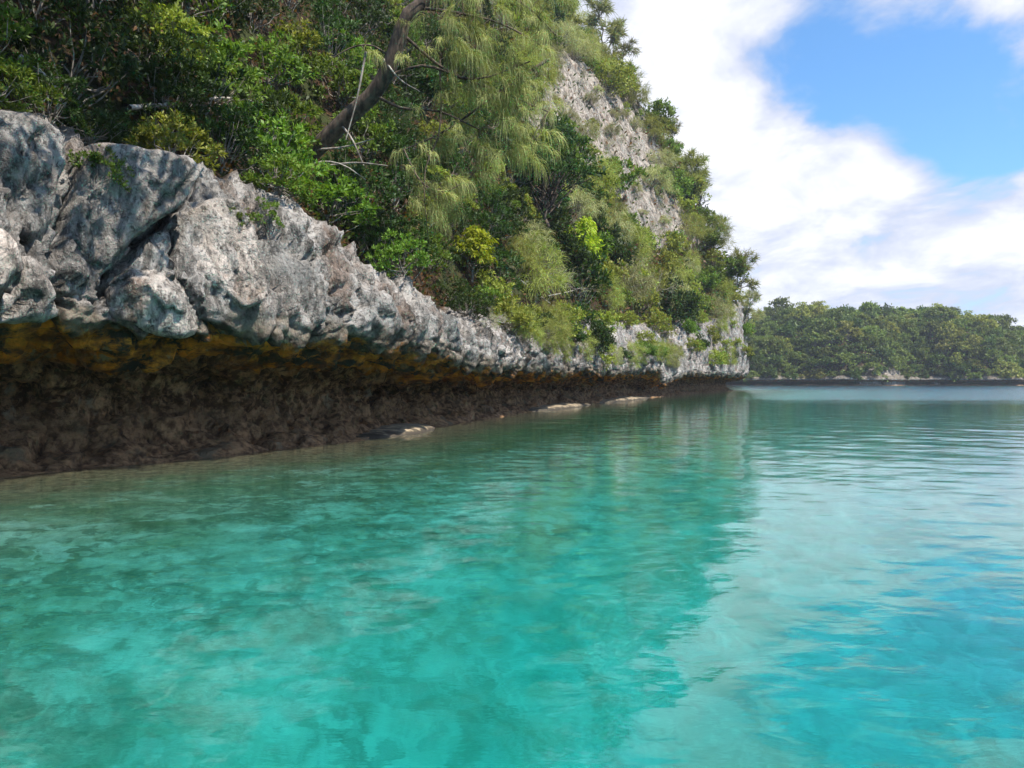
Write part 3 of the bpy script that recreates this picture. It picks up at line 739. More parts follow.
count = 0
for (px, py, h, n), Pp in zip(cand, _P):
    D = h.y; hr = Pp[4]
    low = h.z < hr+.15
    if low:
        if D < 30: continue
        if h.z < Pp[2]+.9 or px < 425 or rnd.random() > .38: continue
    if 285 < px < 352 and 112 < py < 205: continue
    crag = any(in_poly(np.array([[px, py]]), b)[0] for b in BAREP)
    if crag and rnd.random() > .16: continue
    key, sc_ = pick_kind(px, py, D)
    if crag: key, sc_ = rnd.choice(['f_b', 'bare', 'm_b', 'f_a']), rnd.uniform(.45, .8)
    if low: key, sc_ = rnd.choice(['f_a', 'm_b', 'm_c', 'm_b', 'm_a']), sc_*.50
    if key.startswith('n') and h.z < hr+.7: sc_ *= .6
    rad = {'n': 1.0, 'm': 1.45, 'f': 1.35, 'b': 1.2, 't': 2.2}[key[0]]*sc_
    if any((h-q).length < .70*(rad+r2) for q, r2 in placed): continue
    placed.append((Vector(h), rad)); count += 1
    alt = 'olive' if key in ('n_b', 'n_a') and rnd.random() < .22 and px > 150 else None  # yellower leaf colour stands in for sunlight on some clumps
    o = put(key, h-Vector((0, 0, .25*sc_)), (sc_, sc_, sc_*rnd.uniform(.85, 1.25)), None, alt, (rnd.uniform(-.2, .2), rnd.uniform(0, .35)), rnd)
    named(o, key, *(("broadleaf shrub with sunlight put in as yellowish green leaves above the bare rock edge", 'shrub', 'yellowish broadleaf shrubs above the rock edge') if alt else ()))
print('hillside plants', count)

# ---------------------------------------------------------------- trees on the skyline
def skyline(px, key, size, label, lm=None, rz=None, down=0):
    for yy in range(-160, 380, 3):
        h, n = at(px, yy)
        if h is not None and h.y < 160: break
    h, n = at(px, yy+down+4)
    o = put(key, h-Vector((0, 0, .4)), size, rz, lm, (0, rnd.uniform(0, .25)), rnd); tag(o, label, 'tree'); return o
skyline(578, 'open_b', 2.0, 'feathery tree against the sky at the top of the picture', lm='needle')
skyline(600, 'open_b', 2.1, 'tall pale wispy tree highest on the skyline', lm='pale')
skyline(622, 'open_a', 2.0, 'open grey tree on the skyline left of the dark forked tree')
skyline(640, 'open_a', 1.9, 'dark forked tree on the skyline above the bare grey crag', lm='olive')
skyline(655, 'm_a', 2.4, 'dense green bush on the skyline below the dark forked tree', lm='mid')
skyline(668, 'open_b', 1.5, 'small thin pale tree on the skyline below the dense bush', lm='pale')
skyline(700, 'open_b', 2.1, 'thin wispy tree standing above the skyline halfway down the ridge')
skyline(690, 'f_c', 2.2, 'feathery round tree on the skyline beside the thin wispy tree')
skyline(722, 'm_a', 2.2, 'green bushy tree on the skyline below the thin wispy tree')
skyline(737, 'open_b', 1.8, 'ragged tree leaning over the outer end of the headland', lm='needle')
skyline(745, 'open_b', 1.4, 'wispy tree low on the outer edge of the headland', lm='pale')
# bushes that spill over the lip of the overhang
k_ = 0
for s_ in np.linspace(np.interp(27, _path[:, 1], _arc), np.interp(121, _path[:300, 1], _arc[:300]), 13):
    Pp, Nn = path_at(np.array([s_]))[0], path_normal(np.array([s_]))[0]
    D = Pp[1]; sc_ = rnd.uniform(.5, .8)*(1+.5*sstep(40, 110, D)); o_ = Pp[3]-.35; sc_ *= .8
    key = rnd.choice(['f_a', 'f_b', 'm_b', 'bare', 'f_a'])
    o = put(key, (Pp[0]+Nn[0]*o_, Pp[1]+Nn[1]*o_, Pp[2]+rnd.uniform(.8, 2.0)), (sc_, sc_, sc_), None, None, (0, 0), rnd)
    tl = Vector((Nn[0], Nn[1], .35)).normalized(); o.rotation_mode = 'QUATERNION'; o.rotation_quaternion = tl.to_track_quat('Z', 'Y')
    tag(o, {'b': 'pale twiggy bush hanging over the lip of the overhang', 'm': 'leafy bush spilling over the lip of the overhang', 'f': 'feathery bush drooping over the lip of the overhang'}[key[0]], 'shrub', 'bushes drooping over the lip of the overhang')

# ---------------------------------------------------------------- low growth that covers the soil: one mass
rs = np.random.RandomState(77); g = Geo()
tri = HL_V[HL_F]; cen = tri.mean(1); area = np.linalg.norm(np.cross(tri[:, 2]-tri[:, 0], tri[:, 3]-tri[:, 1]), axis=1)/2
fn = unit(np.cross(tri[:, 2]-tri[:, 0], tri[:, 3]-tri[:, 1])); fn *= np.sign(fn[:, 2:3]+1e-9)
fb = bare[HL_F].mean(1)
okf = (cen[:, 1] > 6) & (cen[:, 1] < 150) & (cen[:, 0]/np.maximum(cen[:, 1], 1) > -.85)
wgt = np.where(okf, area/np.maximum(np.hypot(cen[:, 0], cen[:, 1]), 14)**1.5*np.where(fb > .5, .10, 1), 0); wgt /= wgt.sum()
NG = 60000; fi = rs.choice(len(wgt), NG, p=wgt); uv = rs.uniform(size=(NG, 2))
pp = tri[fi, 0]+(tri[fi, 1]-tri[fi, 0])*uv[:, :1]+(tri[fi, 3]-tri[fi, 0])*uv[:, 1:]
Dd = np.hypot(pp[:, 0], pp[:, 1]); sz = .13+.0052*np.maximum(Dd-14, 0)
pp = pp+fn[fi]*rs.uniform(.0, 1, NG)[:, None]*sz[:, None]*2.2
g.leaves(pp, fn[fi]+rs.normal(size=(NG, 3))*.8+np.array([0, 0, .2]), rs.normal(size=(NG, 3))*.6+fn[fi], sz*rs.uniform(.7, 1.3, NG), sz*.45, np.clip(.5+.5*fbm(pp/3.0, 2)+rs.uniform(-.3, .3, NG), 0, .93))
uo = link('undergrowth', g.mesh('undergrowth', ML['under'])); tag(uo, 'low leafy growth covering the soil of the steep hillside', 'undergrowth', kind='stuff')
# ---------------------------------------------------------------- the big casuarina that leans out of the slope
def px_curve(pts, n=14):
    P_ = np.array([list(pt(*p)) for p in pts]); t0 = np.linspace(0, 1, len(P_)); t1 = np.linspace(0, 1, n)
    # smooth interpolation
    out = catmull(np.column_stack([P_, np.zeros((len(P_), 4))]), 6)[:, :3]
    L = np.concatenate([[0], np.cumsum(np.linalg.norm(np.diff(out, axis=0), axis=1))]); tt = np.linspace(0, L[-1], n)
    return np.stack([np.interp(tt, L, out[:, k]) for k in range(3)], 1)
hb, _ = at(300, 172); DB = hb.y
croot = bpy.data.objects.new('casuarina_tree', None); COL.objects.link(croot); croot.location = hb
tag(croot, 'leaning casuarina with a thick dark trunk and hanging pale green needles above the cliff', 'tree')
def casu_part(name, g, m):
    o = link(name, g.mesh(name, m), croot); o.matrix_parent_inverse = Matrix.Translation(-hb); return o
wt_ = Geo()
tr_pts = [(282, 178, DB+.1), (315, 150, DB-.3), (350, 116, DB-.7), (382, 82, DB-1.1), (396, 50, DB-1.35), (402, 28, DB-1.4), (424, 2, DB-1.4), (450, -40, DB-1.3), (470, -110, DB-1.2)]
tc_ = px_curve(tr_pts, 26); k = DB/796.0
wt_.tube(tc_, np.linspace(9.2, 5.5, 26)*k*np.array([1.4, 1.2]+[1.0]*24), 0, 12)
casu_part('trunk', wt_, M_BARK)
limbs_px = [
 [(404, 36, DB-1.3), (445, 70, DB-1.6), (500, 92, DB-1.9), (548, 112, DB-2.0)],
 [(384, 78, DB-1.1), (425, 66, DB-1.5), (470, 80, DB-1.8), (530, 62, DB-1.9)],
 [(414, 8, DB-1.4), (460, 14, DB-1.7), (505, 26, DB-1.9), (548, 50, DB-2.0)],
 [(450, -40, DB-1.3), (500, -10, DB-1.7), (530, 10, DB-1.8), (556, 36, DB-1.9)],
 [(548, 60, DB-1.4), (500, 92, DB-1.6), (444, 132, DB-1.7), (404, 150, DB-1.7)],
 [(404, 150, DB-1.7), (418, 178, DB-1.9), (444, 192, DB-2.0), (472, 176, DB-2.1)],
 [(440, 60, DB-1.5), (440, 130, DB-1.9), (424, 190, DB-2.1), (428, 236, DB-2.2)],
 [(396, 62, DB-1.2), (372, 46, DB-1.4), (352, 48, DB-1.5), (334, 58, DB-1.5)],
 [(376, 96, DB-1.0), (400, 108, DB-1.4), (440, 112, DB-1.7), (480, 130, DB-1.9)],
]
def limb(pts, r0, r1, name='branch', m=M_BARK, n=12):
    g = Geo(); c = px_curve(pts, n); g.tube(c, r0*k, r1*k, 7); casu_part(name, g, m); return c
curves = [limb(p_, 1.7 if i not in (5, 6, 7) else 1.0, .6 if i != 6 else .3) for i, p_ in enumerate(limbs_px)]
# bare pale dead limbs and roots
for pts in ([(300, 172, DB-.3), (322, 162, DB-.8), (345, 166, DB-1.1), (366, 180, DB-1.2)], [(318, 150, DB-.5), (346, 147, DB-.9), (374, 139, DB-1.1)],
            [(340, 124, DB-.7), (353, 141, DB-1.0), (364, 166, DB-1.2)], [(330, 166, DB-.7), (356, 163, DB-1.2), (388, 166, DB-1.5)],
            [(366, 52, DB-1.3), (358, 95, DB-1.2), (346, 140, DB-1.1)], [(384, 60, DB-1.4), (398, 78, DB-1.5), (420, 92, DB-1.7)]):
    limb(pts, 1.3, .5, 'dead_branch', M_PALE, 9)
# hanging needle tufts, each on a twig from the nearest limb
rs = np.random.RandomState(91); allc = np.vstack(curves)
REG = [[(350, 30), (420, 20), (545, 14), (556, 110), (535, 172), (478, 190), (455, 205), (408, 170), (368, 112)], [(405, 165), (462, 185), (462, 235), (446, 250), (414, 250), (408, 210)]]
fol, tw = Geo(), Geo(); nt = 0
cands = []
while nt < 225:
    px, py = rs.uniform(335, 560), rs.uniform(-40, 245); u = rs.uniform()
    inside = in_poly(np.array([[px, py]]), REG[0])[0] or in_poly(np.array([[px, py]]), REG[1])[0] or (py < 20 and px > 420)
    if not inside or (px < 420 and py < 110 and u > .35): continue
    if px < 405 and py > 90 and u > .3: continue
    if px < 432 and py < 150 and py > -40 and u > .12: continue
    c_ = np.array(pt(px, py-14, DB-1.7+rs.normal()*.55))
    if cands and min(np.linalg.norm(c_-q) for q in cands) < .22: continue
    cands.append(c_); nt += 1
    i = np.argmin(np.linalg.norm(allc-c_, axis=1)); a = allc[i]
    fol.tube(bend(a, c_, 5, .08, .02, rs), .011, .004, 3, .99)
    n = 70; ang = rs.uniform(0, 6.28, n); out_d = unit(np.array([rs.normal()*.6+.6, rs.normal()*.6-.2, -.15]))
    d = np.column_stack([np.cos(ang)*.42, np.sin(ang)*.42, rs.uniform(-.7, .25, n)])+out_d*.45
    L = rs.choice([.28, .45, .6, .75, .95])*rs.uniform(.85, 1.15); along = rs.uniform(0, 1, n)[:, None]
    fol.tube(bend(c_, c_+out_d*.5+np.array([0, 0, -.12]), 4), .006, .002, 3, .99)
    fol.strands(c_+out_d*.5*along+np.array([0, 0, -.12])*along**2+rs.normal(size=(n, 3))*.035, d, L*rs.uniform(.4, 1.2, n)*(1-.35*along[:, 0]), .0135, np.clip(rs.uniform(-.15, .75)+rs.uniform(0, .25, n), 0, .93), .95, 4)
casu_part('needles', fol, ML['casu'])

# ---------------------------------------------------------------- big trees rooted on the slope above that reach out over the water and shade the rock
def overhang(foot, cen, R3, seed, label, ncl=40):
    f, z0 = ground(*foot); f = np.array(f); cen = np.array(cen, float)
    fol, wood = leafy(seed, R3, ncl, 11, 6, .26, .11, zc=0.0, zmin=-.4, flat=.45, stem_r=.001, crel=.24)
    off = cen-f; fol.V = [v+off for v in fol.V]; wood.V = [v+off for v in wood.V]
    wood.tube(catmull(np.column_stack([np.array([[0, 0, -.5], off*np.array([.25, .25, .5]), off*np.array([.65, .65, .95]), off]), np.zeros((4, 4))]), 5)[:, :3], .24, .05, 9)
    o = plant('overhanging_tree', fol, wood, ML['dark'], M_BARK, 'crown', 'trunk'); o.location = f; tag(o, label, 'tree')
overhang((-11.5, 15.5), (-5.0, 9.8, 9.6), (2.6, 2.6, 1.4), 61, 'dark tree reaching out over the water above the left boulder')
overhang((-11.5, 18.5), (-4.0, 12.2, 11.6), (2.9, 2.7, 1.4), 62, 'dark tree reaching out over the water above the leaning slab')
overhang((-13.0, 14.0), (-7.4, 10.8, 12.6), (3.2, 2.9, 1.4), 63, 'tallest dark tree shading the shrubs at the left edge')
overhang((-10.5, 21.0), (-4.6, 15.0, 14.6), (3.0, 2.8, 1.4), 64, 'dark tree high above the casuarina roots')

# ---------------------------------------------------------------- dead poles fallen against the cliff
def fallen(pts, r, label, grp=None):
    g = Geo(); c = px_curve(pts, 9); g.tube(c, r, r*.45, 6); o = bpy.data.objects.new('dead_branch', g.mesh('dead_branch', M_PALE)); COL.objects.link(o); tag(o, label, 'branch')
def hit_pts(pl, off):
    out = []
    for px, py in pl:
        h, n = at(px, py); out.append((px, py, h.y-off if h is not None else out[-1][2]))
    d0 = np.linspace(out[0][2], out[-1][2], len(out)); return [(a, b, float(d)) for (a, b, _), d in zip(out, d0)]
fallen(hit_pts([(458, 312), (500, 322), (530, 333), (556, 350)], .7), .045, 'longest pale dead pole slanting down across the overhanging rock')
fallen(hit_pts([(470, 310), (486, 322), (497, 340)], .8), .03, 'short pale dead stick crossing the longest pole')
fallen(hit_pts([(520, 280), (545, 300), (566, 314), (580, 316)], 1.0), .05, 'pale dead branch below the dark tree above the rock band')
fallen(hit_pts([(548, 296), (575, 290), (590, 282)], 1.0), .04, 'pale dead branch pointing up to the right above the rock band')
fallen(hit_pts([(440, 310), (447, 340), (448, 368)], .5), .03, 'thin upright pale root hanging over the rock edge')
fallen(hit_pts([(130, 108), (180, 104), (225, 98), (270, 104)], 1.2), .05, 'grey bare branch lying level under the dark trees')
fallen(hit_pts([(20, 58), (40, 72), (56, 88)], 1.0), .07, 'short broken pale trunk leaning at the far left')
fallen(hit_pts([(698, 290), (706, 280), (720, 272), (734, 262)], 2.5), .14, 'dark bent trunk jutting from the shrubs near the headland')
# ---------------------------------------------------------------- loose limestone blocks wedged on the left face
M_BLOCK, t, out = material('limestone_block')
pos = t.new('ShaderNodeNewGeometry').outputs['Position']; br = t.attr('tone', 'OBJECT').outputs['Fac']
c = t.mix(1.0, rock_color(t, pos), t.mix(br, (.55, .58, .60), (1.5, 1.42, 1.36)), 'MULTIPLY')  # block tone carries sunlit and shaded brightness along with rock colour
p = t.new('ShaderNodeBsdfPrincipled', inp={'Base Color': c, 'Roughness': .88, 'Normal': rock_bump(t, pos, .30)}); p.inputs['Specular IOR Level'].default_value = .25
t.l.new(p.outputs[0], out.inputs[0])
CBVH = BVHTree.FromPolygons([tuple(v) for v in CL_V.tolist()], [tuple(f) for f in CL_F.tolist()])
def block(name, poly, proud, thick, bulge, rad, label, cat, tone, seed, cell=.05, tilt=(0, 0)):
    poly = np.array(poly, float); hits = []
    for (x, y) in np.vstack([poly, poly.mean(0)[None]*.999]):
        h = CBVH.ray_cast(EYE, ray(max(x, -60), y).normalized())[0]
        if h is not None and 4 < h.y < 40: hits.append(list(h))
    H = np.array(hits); c0 = H.mean(0); Un, Sn, Vn = np.linalg.svd(H-c0); nrm = Vn[2]
    view = unit(np.array([0, 0, CAM_H])-c0)
    if nrm@view < 0: nrm = -nrm
    nrm = unit(nrm*.7+view*.5)
    o0 = c0+nrm*proud; ax = unit(np.cross([0, 0, 1.], nrm)); ay = np.cross(nrm, ax)
    q = []
    for (x, y) in poly:
        r_ = np.array(ray(x, y)); e = np.array(EYE); t_ = ((o0-e)@nrm)/(r_@nrm); w = e+r_*t_-o0; q.append((w@ax, w@ay))
    q = np.array(q)
    # smooth the outline a little
    for _ in range(1): q = np.column_stack([np.stack([.75*q+.25*np.roll(q, -1, 0), .25*q+.75*np.roll(q, -1, 0)], 1).reshape(-1, 2)])
    lo, hi = q.min(0)-cell, q.max(0)+cell; nx, ny = [int(v) for v in np.ceil((hi-lo)/cell)+1]
    A, B = np.meshgrid(lo[0]+np.arange(nx)*cell, lo[1]+np.arange(ny)*cell, indexing='ij'); P2 = np.column_stack([A.ravel(), B.ravel()])
    ins = in_poly(P2, q); d = poly_dist(P2, q)
    Fq = grid_faces(nx, ny); keep_ = ins[Fq].sum(1) >= 2; Fq = Fq[keep_]
    # outside vertices of kept cells are pulled onto the outline
    used = np.unique(Fq); out_v = [v for v in used if not ins[v]]
    seg_a, seg_b = q, np.roll(q, -1, 0)
    for v in out_v:
        ab = seg_b-seg_a; tt = np.clip(np.einsum('ij,ij->i', P2[v]-seg_a, ab)/np.maximum(np.einsum('ij,ij->i', ab, ab), 1e-9), 0, 1); c_ = seg_a+ab*tt[:, None]; j_ = np.argmin(np.linalg.norm(c_-P2[v], axis=1)); P2[v] = c_[j_]; d[v] = 0
    tt = np.clip(d/rad, 0, 1); prof = np.sqrt(1-(1-tt)**2)*bulge-bulge
    W = o0+P2[:, :1]*ax+P2[:, 1:]*ay
    gp, ci, sl_, f1_ = worley(W*np.array([.9, .9, .6])/.95+seed+.3*fbm(W/.5, 2)[:, None], seed)
    ds = prof+(.09*fbm(W/1.1+seed, 5, .6)+.07*(fbm(W*np.array([1, 1, .45])/.45+seed*2, 4, .6, ridged=True))+.05*fbm(W*np.array([1, 1, .6])/.16+seed, 3, .6, ridged=True)+.08*(ci-.5)+.16*sl_-.08*(1-sstep(0, .09, gp)))*np.clip(d/.15, 0, 1)
    ds = ds-joint_depth(W)*.9
    W = W+nrm*ds[:, None]+(.09*fbm(W/.5+5, 4, .6))[:, None]*ax+(.09*fbm(W/.5+55, 4, .6))[:, None]*ay
    W = W+nrm*(P2-q.mean(0))@np.array(tilt)[:, None] if False else W+nrm*((P2-q.mean(0))@np.array(tilt))[:, None]
    remap = -np.ones(len(W), int); remap[used] = np.arange(len(used)); V = W[used]; Fq = remap[Fq]
    # sides: boundary edges run back into the cliff
    ed = {}
    for f in Fq:
        for a, b in zip(f, np.roll(f, -1)): ed[(a, b)] = 1
    be = [(a, b) for (a, b) in ed if (b, a) not in ed]; bv = sorted({v for e in be for v in e}); rows = [V]; idx0 = {v: v for v in bv}; Fs = [Fq]; n0 = len(V)
    cen = V.mean(0)
    prev = idx0
    for k_ in range(1, 5):
        dep = thick*k_/4; sh = 1-.10*(k_/4)
        nv = {v: n0+i for i, v in enumerate(bv)}; ring_ = V[bv]; ring_ = cen+(ring_-cen)*sh-nrm*dep; ring_ = ring_+.06*np.column_stack([fbm(ring_/.4+k_*3+j, 2) for j in range(3)])
        rows.append(ring_); n0 += len(bv); Fs.append(np.array([(prev[b], prev[a], nv[a], nv[b]) for a, b in be])); prev = nv
    o = link(name, mesh_np(name, np.vstack(rows), np.vstack(Fs), M_BLOCK, True)); tag(o, label, cat); o['tone'] = tone
    return o
block('rock_slab', [(88, 140), (130, 148), (160, 156), (187, 163), (192, 182), (181, 202), (166, 219), (143, 234), (126, 251), (112, 277), (98, 300), (86, 318), (74, 314), (64, 294), (56, 262), (62, 232), (72, 190), (80, 158)], .42, 1.6, .05, .07, 'tall leaning grey limestone slab above a dark diagonal crack', 'rock', .42, 2, tilt=(.22, .10))
block('boulder', [(-30, 112), (20, 112), (45, 122), (66, 132), (69, 155), (60, 182), (63, 200), (52, 226), (42, 248), (26, 240), (10, 222), (-10, 205), (-40, 180)], .30, 1.4, .06, .08, 'grey pitted limestone boulder at the left edge beside the leaning slab', 'rock', .30, 5, tilt=(-.12, .12))
block('boulder', [(-40, 222), (5, 226), (15, 234), (24, 250), (23, 268), (9, 287), (-40, 296)], .55, 1.2, .06, .07, 'rock knob with sunlit brightness in its colour, cut by the left edge of the picture', 'rock', .95, 8)
block('boulder', [(-40, 306), (4, 298), (18, 262), (40, 256), (54, 282), (63, 306), (58, 322), (20, 326), (-40, 326)], .2, 1.2, .08, .1, 'low grey rock under the pitted boulder on the ochre ceiling', 'rock', .5, 11)
block('boulder', [(106, 292), (130, 286), (160, 288), (174, 294), (190, 311), (203, 331), (180, 336), (150, 332), (120, 322), (98, 312)], .28, 1.2, .05, .07, 'pale triangular rock wedged under the leaning slab', 'rock', .75, 14, tilt=(.05, -.2))
block('boulder', [(140, 240), (157, 231), (166, 250), (172, 280), (150, 284), (134, 280)], .10, .9, .06, .1, 'small brownish rock set back behind the diagonal crack', 'rock', .12, 17)
block('boulder', [(178, 226), (196, 202), (222, 192), (246, 206), (264, 250), (268, 296), (246, 312), (222, 292), (196, 272), (176, 258)], .22, 1.3, .05, .08, 'broad streaked pale rock face right of the diagonal crack', 'rock', .72, 20, tilt=(.10, -.08))

# ---------------------------------------------------------------- low ledges at the waterline
M_LEDGE, t, out = material('wet_ledge')
pos = t.new('ShaderNodeNewGeometry').outputs['Position']
c = t.mix(t.range(t.noise(pos, 4, 6, .65), .35, .65), (.11, .08, .05), (.38, .295, .19))
zs_ = t.new('ShaderNodeSeparateXYZ'); t.put(zs_.inputs[0], pos)
c = t.mix(t.range(t.math('ADD', zs_.outputs[2], t.math('MULTIPLY', t.math('SUBTRACT', t.noise(pos, 2.2, 5, .6), .5), .5)), .16, .04), c, (.045, .033, .02))
p = t.new('ShaderNodeBsdfPrincipled', inp={'Base Color': c, 'Roughness': .8, 'Normal': rock_bump(t, pos, .03)}); t.l.new(p.outputs[0], out.inputs[0])
def ledge(px0, px1, w, hgt, label, seed, out_=.72):
    pa = np.array([(_p[0], _p[1]) for _p in _path]); px_ = 512+F*pa[:, 0]/np.maximum(pa[:, 1], 1); ok = (pa[:, 1] > 8) & (pa[:, 1] < 122)
    s0, s1 = np.interp([px0, px1], px_[ok], _arc[ok] if len(_arc) == len(pa) else _arc[:len(pa)][ok]); S_ = np.linspace(s0, s1, 60); PP, NN = path_at(S_), path_normal(S_)
    V = []; nv_ = 14; env = np.sin(np.linspace(0.05, math.pi-.05, 60))**.5*(.85+.2*pnoise(np.column_stack([S_/2.5, 0*S_+seed, 0*S_])))
    for j_ in range(nv_):
        a = j_/(nv_-1)*math.pi; o_ = out_-w*.5+np.cos(a)*w*.5*env; z_ = np.sin(a)**.45*hgt*env-.10
        V.append(np.column_stack([PP[:, 0]+NN[:, 0]*o_, PP[:, 1]+NN[:, 1]*o_, z_]))
    V = np.stack(V, 1).reshape(-1, 3); V += .035*np.column_stack([fbm(V/.5+seed+k_, 3) for k_ in range(3)])
    o = link('rock_ledge', mesh_np('rock_ledge', V, grid_faces(60, nv_), M_LEDGE, True)); tag(o, label, 'ledge')
ledge(366, 436, 2.0, .36, 'flat tan rock ledge at the waterline nearest the camera', 2)
ledge(528, 592, 1.9, .38, 'tan rock ledge at the waterline under the middle of the overhang', 5)
ledge(598, 652, 2.2, .42, 'tan rock ledge at the waterline beside the white rock foot', 9)

def perch(key, px, py, size, lm, label, fwd):
    h, n = at(px, py); h = h+(EYE-h).normalized()*fwd; o = put(key, h, size, None, lm, (.3, .5), rnd); tag(o, label, 'shrub')
perch('n_b', 96, 188, .42, 'mid', 'small bright green shrub rooted in the cleft beside the leaning slab', .75)
perch('n_c', 246, 262-30, .26, 'mid', 'small leafy tuft growing from the broad streaked rock face', .35)
# ---------------------------------------------------------------- the island across the water
FX = np.linspace(40, 330, 260); FD = np.concatenate([np.linspace(-3, 12, 24), np.linspace(13, 70, 40)])
def shore_y(x): return 268+9*pnoise(np.column_stack([x/42, 0*x, 0*x+2]))+3*pnoise(np.column_stack([x/13, 0*x, 0*x+8]))-6*np.exp(-((x-118)/14)**2)-5*np.exp(-((x-165)/12)**2)+6*np.exp(-((x-143)/9)**2)
SKYL = np.array([(560, 340), (700, 336), (745, 332), (780, 319), (830, 320), (880, 321), (920, 320), (960, 330), (1000, 341), (1024, 349), (1090, 358), (1200, 362), (1500, 364)], float)
XX, TT = np.meshgrid(FX, FD, indexing='ij'); ys = shore_y(FX)[:, None]+TT
ridge_px = 512+F*FX/(shore_y(FX)+55); top_h = CAM_H+(Y0-np.interp(ridge_px, SKYL[:, 0], SKYL[:, 1]))/F*(shore_y(FX)+55)
pr = np.where(TT < 0, 0, (1-np.exp(-np.maximum(TT, 0)/17.0))/(1-math.exp(-55/17.0)))
p3 = np.column_stack([XX.ravel(), ys.ravel(), 0*XX.ravel()])
zz_ = top_h[:, None]*pr+(2.4*fbm(p3/24, 3)+1.3*fbm(p3/7, 3)).reshape(XX.shape)*sstep(1, 12, TT)
zz_ = np.where(TT > 60, zz_*(1-(TT-60)/40), zz_)
zz_ = np.where(TT < .3, -2+2*0, zz_+1.3)
bare2 = np.exp(-((XX-128)/6.5)**2)*sstep(5, 2, TT)+np.exp(-((XX-146)/6)**2)*sstep(6, 2, TT)*.4+np.exp(-((XX-117)/3.5)**2)*sstep(6, 2, TT)
VF = np.column_stack([XX.ravel(), ys.ravel(), zz_.ravel()]); FFa = grid_faces(len(FX), len(FD))
o = link('far_hill', mesh_np('far_hill', VF, FFa, M_HILL, True, {'bare': bare2.ravel()})); tag(o, kind='structure')
FB = BVHTree.FromPolygons([tuple(v) for v in VF.tolist()], [tuple(f) for f in FFa.tolist()])
# undercut at the foot of the island
SF = FX; g = []
prof = [(-.5, -1.0, 0), (.2, .1, 1.5), (1.2, .5, 2.0), (1.4, 1.0, 2.2), (-.2, 1.6, 2.6), (-1.2, 1.9, 4.3), (-1.0, 2.3, 4.2), (0, 2.9, 4.2), (2.0, 3.6, 4.2)]
Pf = np.stack([np.column_stack([SF, shore_y(SF)+a, 0*SF+b]) for a, b, c_ in prof], 1); zn = np.tile([c_ for a, b, c_ in prof], len(SF))
Vf = Pf.reshape(-1, 3); Vf = Vf+np.column_stack([0*Vf[:, 0], .9*fbm(Vf/3.1, 3), .35*fbm(Vf/4+9, 3)])
o = link('far_cliff', mesh_np('far_cliff', Vf, grid_faces(len(SF), len(prof)), M_ROCK, True, {'zone': zn, 'soil': 0*zn})); tag(o, kind='structure')
proto('w_a', 'island_tree', leafy(71, (2.6, 2.6, 2.3), 30, 8, 4, .62, .36, zmin=-.5, crel=.30, stem_r=.14), 'far_mid', M_GREYB, 'crown', 'trunk')
proto('w_b', 'island_tree', leafy(72, (2.8, 2.6, 1.9), 30, 8, 4, .62, .36, zmin=-.5, flat=.5, crel=.30, stem_r=.14), 'far_dark', M_GREYB, 'crown', 'trunk')
proto('w_c', 'island_tree', leafy(73, (2.4, 2.4, 2.6), 30, 8, 4, .60, .34, zmin=-.5, crel=.32, stem_r=.14), 'far_olive', M_GREYB, 'crown', 'trunk')
WL = {'w_a': 'mid green round tree in the wood on the island across the water', 'w_b': 'dark green tree in the wood on the island across the water', 'w_c': 'yellowish olive tree, tinted as if sunlit, in the wood on the island across the water'}
pts_ = []; r2 = random.Random(12); tries = 0
while len(pts_) < 285 and tries < 12000:
    tries += 1; px, py = r2.uniform(736, 1045), r2.uniform(296, 383)
    hN, _n = at(px, py)
    h = FB.ray_cast(EYE, ray(px, py).normalized())[0]
    if h is None or h.z < 1.4: continue
    if hN is not None and hN.y < 160: continue
    s_ = r2.choice([.8, 1.0, 1.1, 1.3, 1.6])*(.8 if h.z < 6 else 1)
    bx = abs(h.x-128) < 4.5
    if bx and h.z < 4.6: continue
    if any((h-q_).length < 1.75*(s_+t_) for q_, t_ in pts_): continue
    pts_.append((h, s_)); r = r2.random()
    lit_patch = pnoise(np.array([[h.x/16, h.y/16, h.z/12]]))[0]
    key = 'w_c' if lit_patch > .18 and r < .7 else 'w_b' if r < .45 else 'w_a'  # olive trees in noise patches paint sunlight onto the island slope
    o = put(key, h-Vector((0, 0, .6)), (s_, s_, s_*r2.uniform(.8, 1.3)), None, None, (0, 0), r2); tag(o, WL[key], 'tree', 'trees of the island across the water')
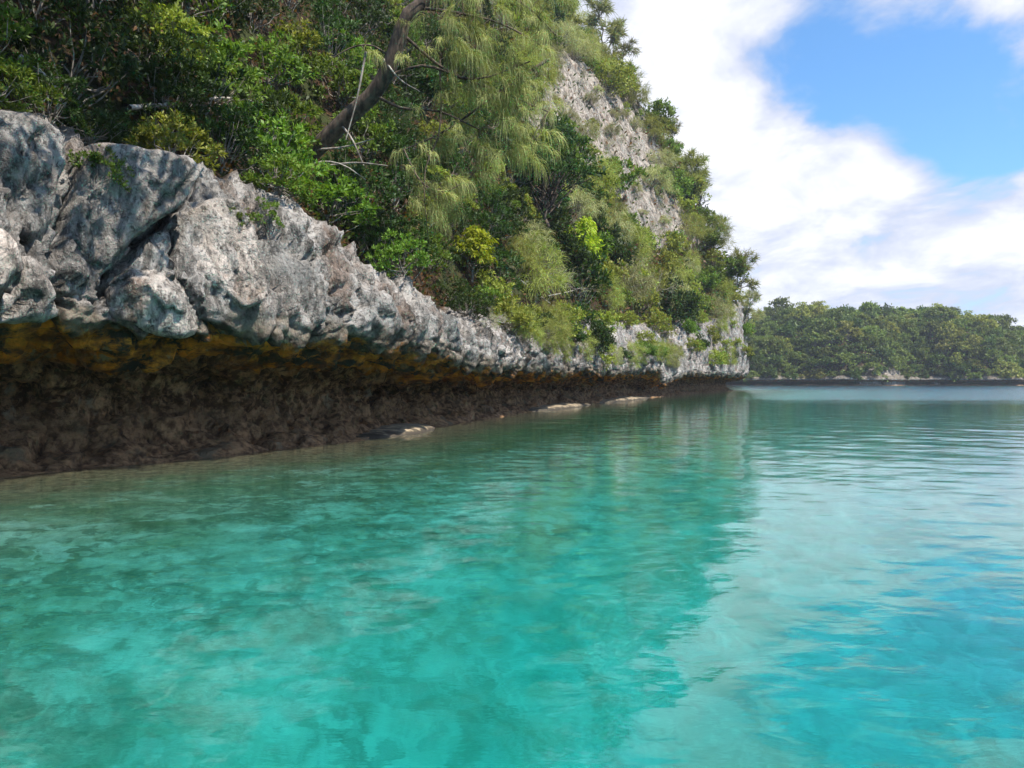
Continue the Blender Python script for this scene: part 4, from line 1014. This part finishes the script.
print('island trees', len(pts_))
# the wood between them: leaf clumps over the whole slope, one mass
rs = np.random.RandomState(55); g = Geo(); tri = VF[FFa]; area = np.linalg.norm(np.cross(tri[:, 2]-tri[:, 0], tri[:, 3]-tri[:, 1]), axis=1)/2; zc_ = tri[:, :, 2].mean(1)
bq = bare2.ravel()[FFa].mean(1); w_ = np.where((zc_ > 1.6) & (tri[:, :, 1].mean(1) < 345), area*np.where(bq > .4, .1, 1), 0); w_ /= w_.sum(); NG = 45000; fi = rs.choice(len(w_), NG, p=w_); uv = rs.uniform(size=(NG, 2))
pp = tri[fi, 0]+(tri[fi, 1]-tri[fi, 0])*uv[:, :1]+(tri[fi, 3]-tri[fi, 0])*uv[:, 1:]
hgt = np.clip(.5+1.1*fbm(pp/3.2, 2), .1, 1)*3.0; pp[:, 2] += hgt*rs.uniform(.3, 1, NG)
g.leaves(pp, rs.normal(size=(NG, 3))+np.array([0, -.4, .5]), rs.normal(size=(NG, 3))*.6+np.array([0, -.5, 1]), rs.uniform(.5, 1.1, NG), .5, np.clip(.45+.6*fbm(pp/6+3, 2)+rs.uniform(-.25, .25, NG), 0, .93))
o = link('island_wood', g.mesh('island_wood', ML['far_mid'])); tag(o, 'dense green wood filling the slope of the island across the water', 'wood', kind='stuff')
# ---------------------------------------------------------------- the humid air between here and the island
hv = [(x, y, z) for x in (-1620, 1620) for y in (-1620, 1620) for z in (-41.5, 112)]
hf = [(0, 1, 3, 2), (4, 6, 7, 5), (0, 4, 5, 1), (2, 3, 7, 6), (0, 2, 6, 4), (1, 5, 7, 3)]
me = bpy.data.meshes.new('haze'); me.from_pydata(hv, [], hf); me.update()
M_HAZE, t, out = material('haze')
vp = t.new('ShaderNodeVolumePrincipled', inp={'Color': (.80, .88, 1.0), 'Density': .00030, 'Anisotropy': .3}); t.l.new(vp.outputs[0], out.inputs['Volume'])
me.materials.append(M_HAZE); hzo = link('haze', me); tag(hzo, 'thin pale haze over the water', 'haze', kind='stuff')
